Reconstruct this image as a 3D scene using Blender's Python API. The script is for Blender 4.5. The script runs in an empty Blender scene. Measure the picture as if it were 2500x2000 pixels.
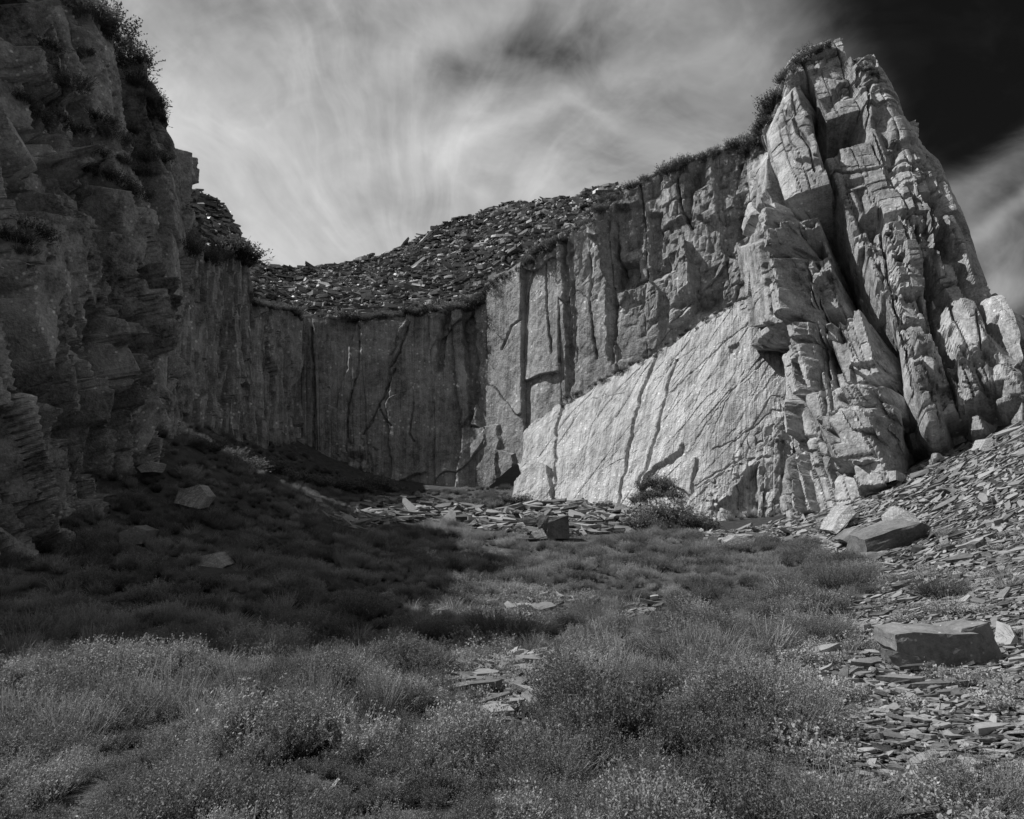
import bpy, math, random
import numpy as np
from mathutils import Vector, Matrix
from mathutils.bvhtree import BVHTree
random.seed(7); RNG = np.random.default_rng(11)
R = math.radians
SC = bpy.context.scene
COL = SC.collection

# ---------------------------------------------------------------- camera
FPX = 1750.0; PITCH = R(10.7); EYE = Vector((0, 0, 1.65))
cam = bpy.data.cameras.new('camera'); camo = bpy.data.objects.new('camera', cam); COL.objects.link(camo)
cam.sensor_width = 36.0; cam.lens = 36.0 * FPX / 2500.0; cam.clip_end = 3000; cam.clip_start = 0.05
camo.location = EYE; camo.rotation_euler = (R(90) + PITCH, 0, 0)
SC.camera = camo
CP, SP = math.cos(PITCH), math.sin(PITCH)

def P(px, py, d):
    """world point seen at photo pixel (px,py) at forward distance d metres"""
    X = (px - 1250) / FPX; Y = (1000 - py) / FPX
    y = CP - SP * Y; z = SP + CP * Y
    s = d / y
    return np.array((X * s, d, EYE.z + z * s))

def to_px(p):
    p = np.asarray(p, float).reshape(-1, 3) - np.array(EYE)
    zc = p[:, 1] * CP + p[:, 2] * SP
    yc = -p[:, 1] * SP + p[:, 2] * CP
    zc = np.where(np.abs(zc) < 1e-6, 1e-6, zc)
    px = 1250 + FPX * p[:, 0] / zc; py = 1000 - FPX * yc / zc
    px = np.where(zc > 0.2, px, -9999)
    return np.stack([px, py], 1)

# ---------------------------------------------------------------- sky, sun, exposure
SUN_EL, SUN_AHEAD = R(53), R(8)
SDIR = Vector((-math.cos(SUN_AHEAD) * math.cos(SUN_EL), math.sin(SUN_AHEAD) * math.cos(SUN_EL), math.sin(SUN_EL)))
sl = bpy.data.lights.new('sun', 'SUN'); sl.energy = 5.0; sl.angle = R(0.5); sl.color = (1, 1, 1)
so = bpy.data.objects.new('sun', sl); COL.objects.link(so)
so.rotation_euler = SDIR.to_track_quat('Z', 'Y').to_euler(); so.location = (-30, 20, 60)
SC.view_settings.view_transform = 'Standard'; SC.view_settings.look = 'None'
SC.view_settings.exposure = 0.32; SC.view_settings.gamma = 1.0; SC.view_settings.use_curve_mapping = False
SC.cycles.max_bounces = 4; SC.cycles.diffuse_bounces = 1; SC.cycles.glossy_bounces = 1

class NT:
    def __init__(s, tree): s.t = tree; s.n = tree.nodes; s.l = tree.links
    def node(s, typ, **kw):
        n = s.n.new(typ)
        for k, v in kw.items(): setattr(n, k, v)
        return n
    def put(s, sock, v):
        if isinstance(v, bpy.types.NodeSocket): s.l.new(v, sock)
        elif v is not None: sock.default_value = v
    def math(s, op, a, b=None, c=None, clamp=False):
        n = s.node('ShaderNodeMath', operation=op); n.use_clamp = clamp
        s.put(n.inputs[0], a); s.put(n.inputs[1], b)
        if c is not None: s.put(n.inputs[2], c)
        return n.outputs[0]
    def vmath(s, op, a, b=None):
        n = s.node('ShaderNodeVectorMath', operation=op)
        s.put(n.inputs[0], a); s.put(n.inputs[1], b)
        return n.outputs['Value'] if op in ('DOT_PRODUCT', 'LENGTH') else n.outputs[0]
    def noise(s, vec, scale, detail=4, rough=0.5, dist=0.0, dim='3D'):
        n = s.node('ShaderNodeTexNoise', noise_dimensions=dim)
        s.put(n.inputs['Vector'], vec); n.inputs['Scale'].default_value = scale
        n.inputs['Detail'].default_value = detail; n.inputs['Roughness'].default_value = rough
        n.inputs['Distortion'].default_value = dist
        return n.outputs['Fac']
    def mapr(s, v, a, b, c, d, smooth=False):
        n = s.node('ShaderNodeMapRange'); n.interpolation_type = 'SMOOTHSTEP' if smooth else 'LINEAR'
        s.put(n.inputs[0], v)
        for i, x in enumerate((a, b, c, d)): s.put(n.inputs[i + 1], x)
        return n.outputs[0]
    def mix(s, f, a, b):
        n = s.node('ShaderNodeMix', data_type='FLOAT'); s.put(n.inputs[0], f); s.put(n.inputs[2], a); s.put(n.inputs[3], b)
        return n.outputs[0]
    def comb(s, x, y, z):
        n = s.node('ShaderNodeCombineXYZ')
        for i, v in enumerate((x, y, z)): s.put(n.inputs[i], v)
        return n.outputs[0]

def build_world():
    w = bpy.data.worlds.new('World'); SC.world = w; w.use_nodes = True
    t = NT(w.node_tree); w.node_tree.nodes.clear()
    out = t.node('ShaderNodeOutputWorld'); bg = t.node('ShaderNodeBackground')
    t.l.new(bg.outputs[0], out.inputs[0])
    sky = t.node('ShaderNodeTexSky', sky_type='NISHITA'); sky.sun_disc = False
    sky.sun_elevation = SUN_EL; sky.sun_rotation = math.atan2(SDIR.x, SDIR.y); sky.altitude = 400
    bw = t.node('ShaderNodeSeparateColor'); t.l.new(sky.outputs[0], bw.inputs[0])
    d = t.node('ShaderNodeTexCoord').outputs['Generated']
    d = t.vmath('NORMALIZE', d)
    # fixed world axes: towards the head of the quarry, and across it
    fw = t.vmath('DOT_PRODUCT', d, (0, CP, SP)); ri = t.vmath('DOT_PRODUCT', d, (1, 0, 0)); up = t.vmath('DOT_PRODUCT', d, (0, -SP, CP))
    fws = t.math('MAXIMUM', t.math('ABSOLUTE', fw), 0.25)
    u = t.math('DIVIDE', ri, fws); v = t.math('DIVIDE', up, fws)
    p = t.comb(u, v, t.math('MULTIPLY', fw, 0.3))
    def U(px): return (px - 1250) / FPX
    def V(py): return (1000 - py) / FPX
    wx = t.noise(p, 2.2, 3, 0.5); wy = t.noise(t.vmath('ADD', p, (7.1, 3.3, 1.7)), 2.2, 3, 0.5)
    uw = t.math('ADD', u, t.math('MULTIPLY', t.math('SUBTRACT', wx, 0.5), 0.26))
    vw = t.math('ADD', v, t.math('MULTIPLY', t.math('SUBTRACT', wy, 0.5), 0.26))
    def gauss(px, py, ru, rv, rot, amp, warp=True):
        a, b = (uw, vw) if warp else (u, v)
        du = t.math('SUBTRACT', a, U(px)); dv = t.math('SUBTRACT', b, V(py))
        c, s_ = math.cos(R(rot)), math.sin(R(rot))
        x = t.math('ADD', t.math('MULTIPLY', du, c), t.math('MULTIPLY', dv, s_))
        y = t.math('SUBTRACT', t.math('MULTIPLY', dv, c), t.math('MULTIPLY', du, s_))
        x = t.math('DIVIDE', x, ru / FPX); y = t.math('DIVIDE', y, rv / FPX)
        r2 = t.math('ADD', t.math('MULTIPLY', x, x), t.math('MULTIPLY', y, y))
        return t.math('MULTIPLY', t.math('EXPONENT', t.math('MULTIPLY', r2, -1.0)), amp)
    # thin cirrus: warped, stretched noise in two directions
    pw = t.comb(uw, vw, 0.0)
    c1 = t.noise(pw, 2.4, 6, 0.58, 0.5)
    rotn = t.node('ShaderNodeMapping'); t.l.new(pw, rotn.inputs[0]); rotn.inputs['Rotation'].default_value = (0, 0, R(35)); rotn.inputs['Scale'].default_value = (1.0, 3.2, 1)
    c2 = t.noise(rotn.outputs[0], 2.2, 6, 0.6, 0.25)
    rot2 = t.node('ShaderNodeMapping'); t.l.new(pw, rot2.inputs[0]); rot2.inputs['Rotation'].default_value = (0, 0, R(-38)); rot2.inputs['Scale'].default_value = (1.0, 3.6, 1)
    c3 = t.noise(rot2.outputs[0], 2.6, 6, 0.6, 0.25)
    cl = t.math('ADD', t.math('MULTIPLY', t.math('SUBTRACT', c1, 0.5), 0.56), t.math('MULTIPLY', t.math('SUBTRACT', c2, 0.5), 0.10))
    cl = t.math('ADD', cl, t.math('MULTIPLY', t.math('SUBTRACT', c3, 0.5), 0.08))
    def ridge(vec, scale, det):
        n_ = t.noise(vec, scale, det, 0.55, 0.2)
        r_ = t.math('SUBTRACT', 1.0, t.math('ABSOLUTE', t.math('MULTIPLY', t.math('SUBTRACT', n_, 0.5), 5.0)), clamp=True)
        return t.math('MULTIPLY', r_, r_)
    fu = t.math('SUBTRACT', uw, U(980)); fv = t.math('SUBTRACT', vw, V(900))
    ang = t.math('ARCTAN2', fv, fu); rad = t.math('SQRT', t.math('ADD', t.math('MULTIPLY', fu, fu), t.math('MULTIPLY', fv, fv)))
    fan = t.comb(t.math('MULTIPLY', ang, 2.2), t.math('MULTIPLY', rad, 1.1), 0.4)
    r1 = ridge(fan, 1.5, 5); r2 = ridge(pw, 2.6, 6); fn = t.noise(fan, 1.9, 6, 0.6, 0.15)
    fine = t.noise(pw, 8.0, 5, 0.62, 0.6)
    cl = t.math('ADD', cl, t.math('MULTIPLY', r1, 0.06)); cl = t.math('ADD', cl, t.math('MULTIPLY', r2, 0.10))
    cl = t.math('ADD', cl, t.math('MULTIPLY', t.math('SUBTRACT', fn, 0.5), 0.20)); cl = t.math('ADD', cl, t.math('MULTIPLY', t.math('SUBTRACT', fine, 0.5), 0.17))
    cl = t.math('ADD', cl, 0.175)
    for g in [(850, 640, 620, 240, 0, 0.13), (380, 330, 380, 560, 0, 0.13), (1150, 330, 420, 110, 25, 0.08), (1350, 470, 460, 90, -25, 0.08),
              (1450, 230, 420, 30, 33, 0.10), (1180, 60, 260, 60, 35, 0.08), (1500, 250, 300, 30, -28, 0.05),
              (1400, 110, 190, 105, 10, -0.15), (1200, 175, 120, 60, 0, -0.07), (820, 90, 260, 60, -10, -0.05), (1600, 260, 260, 200, 60, -0.10),
              (1850, 150, 130, 420, 12, 0.05)]:
        cl = t.math('ADD', cl, gauss(*g))
    # clear dark sky to the right, with a cloud bank under it
    edge = t.math('ADD', t.math('SUBTRACT', u, t.math('MULTIPLY', t.math('SUBTRACT', v, V(0)), -0.55)), t.math('MULTIPLY', t.math('SUBTRACT', c2, 0.5), 0.16))
    clear = t.mapr(edge, U(1790), U(2120), 0, 1, True)
    low = t.math('ADD', t.math('SUBTRACT', v, t.math('MULTIPLY', t.math('SUBTRACT', u, U(2500)), 0.55)), t.math('MULTIPLY', t.math('SUBTRACT', c3, 0.5), 0.12))
    above = t.mapr(low, V(430), V(290), 0, 1, True)
    clear = t.math('MULTIPLY', clear, above)
    ru = t.math('SUBTRACT', u, U(2420)); rv = t.math('SUBTRACT', v, V(40))
    rr = t.math('SQRT', t.math('ADD', t.math('MULTIPLY', ru, ru), t.math('MULTIPLY', rv, rv)))
    rr = t.math('ADD', rr, t.math('MULTIPLY', t.math('SUBTRACT', c1, 0.5), 0.3))
    inside = t.mapr(rr, 0.42, 0.85, 1, 0, True)
    clear = t.math('MULTIPLY', clear, inside)
    lowdark = t.math('MULTIPLY', t.mapr(u, U(2000), U(2350), 0, 1, True), inside)
    cl = t.math('SUBTRACT', cl, t.math('MULTIPLY', lowdark, 0.17))
    for g in [(2480, 395, 420, 60, 30, 0.20), (2440, 560, 380, 26, 28, 0.13), (2450, 740, 260, 40, 25, 0.12), (2420, 480, 300, 40, 25, -0.05), (2300, 330, 60, 120, -20, 0.04)]:
        cl = t.math('ADD', cl, gauss(*g))
    cl = t.math('MULTIPLY', cl, t.math('SUBTRACT', 1.0, t.math('MULTIPLY', clear, 0.96)))
    cl = t.math('MAXIMUM', cl, 0.003)
    # air seen through a deep red filter: only the red of the sky, darkened, then the clouds
    air = t.math('MULTIPLY', bw.outputs[0], 0.003)
    tot = t.math('ADD', air, cl)
    t.l.new(tot, bg.inputs[0]); bg.inputs[1].default_value = 1.0
    w.cycles.sampling_method = 'NONE'
build_world()

# ---------------------------------------------------------------- numpy noise
def _h(*a):
    x = np.zeros(np.broadcast(*a).shape, np.uint64)
    for k, v in enumerate(a):
        x = (x ^ (np.asarray(v).astype(np.int64).astype(np.uint64) * np.uint64([0x9E3779B97F4A7C15, 0xC2B2AE3D27D4EB4F, 0x165667B19E3779F9, 0x27D4EB2F165667C5][k % 4]))) 
        x ^= x >> np.uint64(29); x = x * np.uint64(0xBF58476D1CE4E5B9); x ^= x >> np.uint64(32)
    return (x >> np.uint64(11)).astype(np.float64) / float(1 << 53)

def vnoise(u, v, seed=0):
    i, j = np.floor(u), np.floor(v); f, g = u - i, v - j
    f = f * f * (3 - 2 * f); g = g * g * (3 - 2 * g)
    a = _h(i, j, seed); b = _h(i + 1, j, seed); c = _h(i, j + 1, seed); d = _h(i + 1, j + 1, seed)
    return (a * (1 - f) + b * f) * (1 - g) + (c * (1 - f) + d * f) * g
def fbm(u, v, seed=0, oct=4, gain=0.5):
    s = 0; a = 1; n = 0
    for o in range(oct):
        s = s + a * (vnoise(u, v, seed + o * 17) - 0.5); n += a; a *= gain; u = u * 2.03 + 5.1; v = v * 2.03 + 9.7
    return s / n * 2

def bricks(u, v, w, h, seed, wob=0.25):
    """irregular joint set: columns of width about w broken into blocks of height about h"""
    x = u / w + wob * fbm(v / (h * 1.3), u / (w * 3), seed + 5, 2)
    k = np.floor(x)
    def edge(n): return n + (_h(n, seed + 1) - 0.5) * 0.75
    k = np.where(x < edge(k), k - 1, k); k = np.where(x >= edge(k + 1), k + 1, k)
    lo, hi = edge(k), edge(k + 1); lu = (x - lo) / (hi - lo); wu = (hi - lo) * w
    y = v / (h * (0.6 + 0.8 * _h(k, seed + 2))) + 10 * _h(k, seed + 3) + (lu - 0.5) * (_h(k, seed + 9) - 0.5) * 0.6 + 0.12 * fbm(u / w * 1.7, v / h, seed + 6, 2)
    m = np.floor(y)
    def edg2(n): return n + (_h(n, k, seed + 4) - 0.5) * 0.7
    m = np.where(y < edg2(m), m - 1, m); m = np.where(y >= edg2(m + 1), m + 1, m)
    lo2, hi2 = edg2(m), edg2(m + 1); lv = (y - lo2) / (hi2 - lo2); hv = (hi2 - lo2) * h
    eu = np.minimum(lu, 1 - lu) * wu; ev = np.minimum(lv, 1 - lv) * hv
    return k, m, lu, lv, eu, ev

def voro(u, v, seed, jit=0.9):
    i, j = np.floor(u), np.floor(v)
    F1 = np.full(u.shape, 9e9); F2 = F1.copy(); ci = np.zeros_like(u); cj = np.zeros_like(u); dx = np.zeros_like(u); dy = np.zeros_like(u)
    for a in (-1, 0, 1):
        for b in (-1, 0, 1):
            ii, jj = i + a, j + b
            x = ii + 0.5 + (_h(ii, jj, seed) - 0.5) * jit; y = jj + 0.5 + (_h(ii, jj, seed + 1) - 0.5) * jit
            d = (u - x) ** 2 + (v - y) ** 2
            near = d < F1
            F2 = np.where(near, F1, np.minimum(F2, d))
            ci = np.where(near, ii, ci); cj = np.where(near, jj, cj); dx = np.where(near, u - x, dx); dy = np.where(near, v - y, dy)
            F1 = np.where(near, d, F1)
    return ci, cj, dx, dy, np.sqrt(F2) - np.sqrt(F1)

def sstep(x, a, b):
    t = np.clip((x - a) / (b - a), 0, 1); return t * t * (3 - 2 * t)

def inpoly(pts, poly):
    x, y = pts[:, 0], pts[:, 1]; r = np.zeros(len(pts), bool); n = len(poly)
    for i in range(n):
        x1, y1 = poly[i]; x2, y2 = poly[(i + 1) % n]
        if y1 == y2: continue
        r ^= ((y1 > y) != (y2 > y)) & (x < (x2 - x1) * (y - y1) / (y2 - y1) + x1)
    return r

# ---------------------------------------------------------------- mesh and object helpers
def new_obj(name, data, parent=None):
    o = bpy.data.objects.new(name, data); COL.objects.link(o)
    if parent is not None: o.parent = parent
    return o

def np_mesh(name, V, F, mat, uv=None, smooth=False, attr=None):
    V = np.asarray(V, np.float32); F = np.asarray(F, np.int32); k = F.shape[1]
    me = bpy.data.meshes.new(name)
    me.vertices.add(len(V)); me.vertices.foreach_set('co', V.ravel())
    me.loops.add(F.size); me.loops.foreach_set('vertex_index', F.ravel())
    me.polygons.add(len(F)); me.polygons.foreach_set('loop_start', np.arange(len(F), dtype=np.int32) * k)
    try: me.polygons.foreach_set('loop_total', np.full(len(F), k, np.int32))
    except Exception: pass
    if uv is not None:
        l = me.uv_layers.new(name='UVMap'); l.data.foreach_set('uv', np.asarray(uv, np.float32)[F.ravel()].ravel())
    if attr is not None:
        a = me.attributes.new('tone', 'FLOAT', 'POINT'); a.data.foreach_set('value', np.asarray(attr, np.float32))
    me.update(calc_edges=True)
    me.polygons.foreach_set('use_smooth', np.full(len(F), smooth))
    if mat: me.materials.append(mat)
    return me

def tag(o, label=None, cat=None, group=None, kind=None):
    if label: o['label'] = label
    if cat: o['category'] = cat
    if group: o['group'] = group
    if kind: o['kind'] = kind
    return o

# ---------------------------------------------------------------- materials (all grey: the place is shown without colour)
def rock_mat(name, dark, light, streak=0.5, sdir=(2.2, 0.16), skew=0.0, lichen=0.5, lscale=3.0, rough=0.8, bump=0.5, spec=0.25, fine=9.0):
    m = bpy.data.materials.new(name); m.use_nodes = True; t = NT(m.node_tree)
    b = t.n['Principled BSDF']; b.inputs['Roughness'].default_value = rough; b.inputs['Specular IOR Level'].default_value = spec
    pos = t.node('ShaderNodeNewGeometry').outputs['Position']
    uv = t.node('ShaderNodeUVMap', uv_map='UVMap').outputs[0]
    mp = t.node('ShaderNodeMapping'); t.l.new(uv, mp.inputs[0]); mp.inputs['Rotation'].default_value = (0, 0, R(skew)); mp.inputs['Scale'].default_value = (sdir[0], sdir[1], 1)
    big = t.noise(pos, 0.28, 2, 0.6); med = t.noise(pos, 1.7, 3, 0.7); fi = t.noise(pos, fine, 3, 0.75)
    st = t.noise(mp.outputs[0], 1.0, 3, 0.65, 0.25); st2 = t.noise(mp.outputs[0], 4.0, 2, 0.6)
    v = t.math('ADD', t.math('MULTIPLY', big, 0.8), t.math('MULTIPLY', med, 0.8))
    v = t.math('ADD', v, t.math('MULTIPLY', st, streak * 1.2)); v = t.math('ADD', v, t.math('MULTIPLY', st2, streak * 0.7)); v = t.math('ADD', v, t.math('MULTIPLY', fi, 0.7))
    tot = 0.5 * (0.8 + 0.8 + streak * 1.9 + 0.7)
    v = t.mapr(v, tot - 0.28, tot + 0.28, dark, light)
    # pale lichen flecks
    vo = t.node('ShaderNodeTexVoronoi'); t.put(vo.inputs['Vector'], pos); vo.inputs['Scale'].default_value = lscale; vo.inputs['Randomness'].default_value = 1
    sp = t.mapr(vo.outputs['Distance'], 0.17, 0.27, 1, 0)
    sel = t.node('ShaderNodeSeparateColor'); t.l.new(vo.outputs['Color'], sel.inputs[0])
    sp = t.math('MULTIPLY', sp, t.math('GREATER_THAN', sel.outputs[0], 1 - 0.55 * lichen))
    gate = t.mapr(big, 0.42, 0.62, 0, 1)
    sp = t.math('MULTIPLY', sp, gate)
    vo2 = t.node('ShaderNodeTexVoronoi'); t.put(vo2.inputs['Vector'], pos); vo2.inputs['Scale'].default_value = lscale * 3.2
    s2 = t.math('MULTIPLY', t.mapr(vo2.outputs['Distance'], 0.16, 0.34, 1, 0), t.mapr(med, 0.47, 0.66, 0, lichen))
    v = t.mix(t.math('MULTIPLY', sp, 0.75), v, light * 2.1); v = t.mix(t.math('MULTIPLY', s2, 0.5), v, light * 1.5)
    v = t.math('MINIMUM', v, 0.62)
    t.l.new(v, b.inputs['Base Color'])
    bm = t.node('ShaderNodeBump'); bm.inputs['Strength'].default_value = min(1.0, bump * 1.5); bm.inputs['Distance'].default_value = 0.22
    hh = t.math('ADD', t.math('MULTIPLY', med, 0.8), t.math('ADD', t.math('MULTIPLY', fi, 0.45), t.math('MULTIPLY', st2, streak * 0.5)))
    t.l.new(hh, bm.inputs['Height']); t.l.new(bm.outputs[0], b.inputs['Normal'])
    return m

def slate_mat(name, dark, light, rough=0.55, spec=0.4):
    m = bpy.data.materials.new(name); m.use_nodes = True; t = NT(m.node_tree)
    b = t.n['Principled BSDF']; b.inputs['Roughness'].default_value = rough; b.inputs['Specular IOR Level'].default_value = spec
    pos = t.node('ShaderNodeNewGeometry').outputs['Position']
    rnd = t.node('ShaderNodeAttribute', attribute_name='tone').outputs['Fac']
    orn = t.node('ShaderNodeObjectInfo').outputs['Random']
    r = t.math('FRACT', t.math('ADD', rnd, orn))
    n = t.noise(pos, 7, 2, 0.65); n2 = t.noise(pos, 38, 2, 0.6)
    v = t.math('ADD', t.math('MULTIPLY', r, 0.75), t.math('ADD', t.math('MULTIPLY', n, 0.5), t.math('MULTIPLY', n2, 0.25)))
    v = t.mapr(v, 0.35, 1.1, dark, light); t.l.new(v, b.inputs['Base Color'])
    bm = t.node('ShaderNodeBump'); bm.inputs['Strength'].default_value = 0.4; bm.inputs['Distance'].default_value = 0.02
    t.l.new(n2, bm.inputs['Height']); t.l.new(bm.outputs[0], b.inputs['Normal'])
    return m

def leaf_mat(name, base, var=0.5, rough=0.6, tipgain=1.0):
    m = bpy.data.materials.new(name); m.use_nodes = True; t = NT(m.node_tree)
    b = t.n['Principled BSDF']; b.inputs['Roughness'].default_value = rough; b.inputs['Specular IOR Level'].default_value = 0.12
    pos = t.node('ShaderNodeNewGeometry').outputs['Position']
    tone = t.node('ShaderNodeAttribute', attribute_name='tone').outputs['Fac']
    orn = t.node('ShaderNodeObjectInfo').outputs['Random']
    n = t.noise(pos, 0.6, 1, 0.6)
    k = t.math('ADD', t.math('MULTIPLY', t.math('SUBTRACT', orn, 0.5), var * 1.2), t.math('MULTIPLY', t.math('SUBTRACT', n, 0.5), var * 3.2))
    k = t.math('ADD', k, t.math('MULTIPLY', t.math('SUBTRACT', tone, 0.55), 1.6 * tipgain))  # sprigs darker at the root, brighter at the tip: shade in gaps painted in
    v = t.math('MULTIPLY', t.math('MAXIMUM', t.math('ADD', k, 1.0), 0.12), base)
    t.l.new(v, b.inputs['Base Color'])
    tr = t.node('ShaderNodeBsdfTranslucent'); t.l.new(v, tr.inputs[0])
    mx = t.node('ShaderNodeMixShader'); mx.inputs[0].default_value = 0.25
    t.l.new(b.outputs[0], mx.inputs[1]); t.l.new(tr.outputs[0], mx.inputs[2])
    t.l.new(mx.outputs[0], t.n['Material Output'].inputs['Surface'])
    return m

def soil_mat(name, dark, light):
    m = bpy.data.materials.new(name); m.use_nodes = True; t = NT(m.node_tree)
    b = t.n['Principled BSDF']; b.inputs['Roughness'].default_value = 0.9; b.inputs['Specular IOR Level'].default_value = 0.1
    pos = t.node('ShaderNodeNewGeometry').outputs['Position']
    n = t.noise(pos, 2.5, 3, 0.7); n2 = t.noise(pos, 30, 2, 0.7)
    v = t.mapr(t.math('ADD', n, n2), 0.7, 1.3, dark, light); t.l.new(v, b.inputs['Base Color'])
    bm = t.node('ShaderNodeBump'); bm.inputs['Strength'].default_value = 0.8; bm.inputs['Distance'].default_value = 0.05
    t.l.new(n2, bm.inputs['Height']); t.l.new(bm.outputs[0], b.inputs['Normal'])
    return m

M = dict(
    left=rock_mat('rock_left', 0.06, 0.42, streak=0.3, sdir=(1.2, 0.3), lichen=0.8, lscale=4.5, bump=0.3),
    back=rock_mat('rock_back', 0.055, 0.15, streak=0.6, sdir=(2.2, 0.10), lichen=0.9, lscale=2.6, bump=0.5),
    wall=rock_mat('rock_wall', 0.08, 0.37, streak=0.45, sdir=(1.8, 0.12), lichen=0.95, lscale=2.4, bump=0.4),
    slab=rock_mat('rock_slab', 0.19, 0.46, streak=0.9, sdir=(2.6, 0.10), skew=-6, lichen=0.5, lscale=3.2, bump=0.55),
    tower=rock_mat('rock_tower', 0.10, 0.45, streak=0.4, sdir=(1.6, 0.2), lichen=0.35, lscale=3.5, bump=0.35),
    boulder=rock_mat('rock_boulder', 0.05, 0.20, streak=0.3, sdir=(2, 2), lichen=0.3, lscale=12, bump=0.22, fine=14),
    slate=slate_mat('slate', 0.04, 0.27), slate_far=slate_mat('slate_far', 0.02, 0.30, rough=.5, spec=.4),
    heather=leaf_mat('heather', 0.18, var=.8), heather_dry=leaf_mat('heather_dry', 0.20), bilberry=leaf_mat('bilberry', 0.22),
    bush=leaf_mat('bush', 0.115), grass=leaf_mat('dry_grass', 0.26), wood=leaf_mat('wood', 0.20),
    soil=soil_mat('soil', 0.03, 0.10), scree_soil=soil_mat('scree_soil', 0.02, 0.06),
)

# ---------------------------------------------------------------- cliffs
def C3(c): return np.array(c[1:], float) if c[0] == 'w' else P(*c)

def column_curve(col):
    pts = np.array([C3(c) for c in col]); L = np.r_[0, np.cumsum(np.linalg.norm(np.diff(pts, axis=0), axis=1))]
    return pts, L / L[-1], L[-1]

BVH_SRC = []      # (verts, quads) of every terrain surface, for placing things on it

def patch(cols, nu, nv, recipe, smooth=0.0):
    curves = [column_curve(c) for c in cols]
    tv = np.linspace(0, 1, nv)
    G = np.stack([np.stack([np.interp(tv, t, p[:, k]) for k in range(3)], 1) for p, t, _ in curves])   # ncol,nv,3
    mid = G[:, nv // 3]; Lu = np.r_[0, np.cumsum(np.maximum(np.linalg.norm(np.diff(mid, axis=0), axis=1), 0.35))]
    H = np.array([c[2] for c in curves])
    tu = np.linspace(0, Lu[-1], nu)
    S = np.stack([np.stack([np.interp(tu, Lu, G[:, j, k]) for j in range(nv)], 1) for k in range(3)], 2)  # nu,nv,3
    hh = np.interp(tu, Lu, H); global LU; LU = Lu
    u = np.repeat(tu[:, None], nv, 1); v = tv[None, :] * hh.mean() * np.ones((nu, 1))
    # soft base normals
    def blur(A, n):
        for _ in range(n):
            A = np.concatenate([A[:1], (A[:-2] + A[1:-1] + A[2:]) / 3, A[-1:]], 0)
            A = np.concatenate([A[:, :1], (A[:, :-2] + A[:, 1:-1] + A[:, 2:]) / 3, A[:, -1:]], 1)
        return A
    B = blur(S, 14)
    N = np.cross(np.gradient(B, axis=0), np.gradient(B, axis=1)); N /= np.linalg.norm(N, axis=2, keepdims=True) + 1e-9
    if (N * (np.array(EYE) - S)).sum() < 0: N = -N
    px = to_px(S.reshape(-1, 3)).reshape(nu, nv, 2)
    global CUR_S; CUR_S = S
    d, pid = recipe(u, v, px, tv[None, :] * np.ones((nu, 1)))
    S2 = S + N * d[..., None]
    return S2, u, v, pid, px, N

def grid_faces(nu, nv):
    i, j = np.meshgrid(np.arange(nu - 1), np.arange(nv - 1), indexing='ij')
    a = (i * nv + j).ravel()
    return np.stack([a, a + nv, a + nv + 1, a + 1], 1)

def build_cliff(name, label, S, u, v, pid, mat, piece='rock_block', cap=None, capmat=None, caproll=0.25):
    nu, nv = S.shape[:2]
    root = new_obj(name, None); tag(root, label, kind='structure'); root.empty_display_size = 0.5
    V = S.reshape(-1, 3); UV = np.stack([u, v], 2).reshape(-1, 2); F = grid_faces(nu, nv)
    BVH_SRC.append((V, F))
    ids = pid[:-1, :-1].ravel()
    # give very small pieces to their commonest neighbour by row
    uq, inv, cnt = np.unique(ids, return_inverse=True, return_counts=True)
    for k in np.where(cnt < 60)[0]:
        w = np.where(inv == k)[0]; nb = w - 1 if w[0] > 0 else w + 1
        inv[w] = inv[max(w[0] - 1, 0)] if inv[max(w[0] - 1, 0)] != k else inv[min(w[-1] + 1, len(inv) - 1)]
    for k in np.unique(inv):
        f = F[inv == k]; vi, f2 = np.unique(f.ravel(), return_inverse=True)
        me = np_mesh(piece, V[vi], f2.reshape(-1, 4), mat, UV[vi])
        new_obj(piece, me, root)
    if cap:
        top = S[:, -1]; rows = [top]
        for off in cap:
            o = np.array(off, float); r = rows[0] + o[None]
            k = np.arange(nu) * 0.13
            r[:, 2] += caproll * fbm(k * 1.0, np.full(nu, o[1]), 77, 4) * min(2.5, np.linalg.norm(o))
            rows.append(r)
        CV = np.stack(rows, 1); cf = grid_faces(nu, len(rows)); BVH_SRC.append((CV.reshape(-1, 3), cf))
        UVc = np.stack([np.repeat(np.arange(nu)[:, None] * 0.1, len(rows), 1), np.repeat(np.arange(len(rows))[None] * 1.0, nu, 0)], 2).reshape(-1, 2)
        new_obj('rim_ledge', np_mesh('rim_ledge', CV.reshape(-1, 3), cf, capmat or mat, UVc), root)
    return root

def poly_sd(pts, poly):
    """signed distance (inside positive) from points to a polygon, in the polygon's units"""
    q = np.asarray(poly, float); best = np.full(len(pts), 1e9)
    for i in range(len(q)):
        a, b = q[i], q[(i + 1) % len(q)]; e = b - a; w = pts - a
        t = np.clip((w @ e) / (e @ e + 1e-9), 0, 1); best = np.minimum(best, np.linalg.norm(w - t[:, None] * e, axis=1))
    return np.where(inpoly(pts, q), best, -best)

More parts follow.
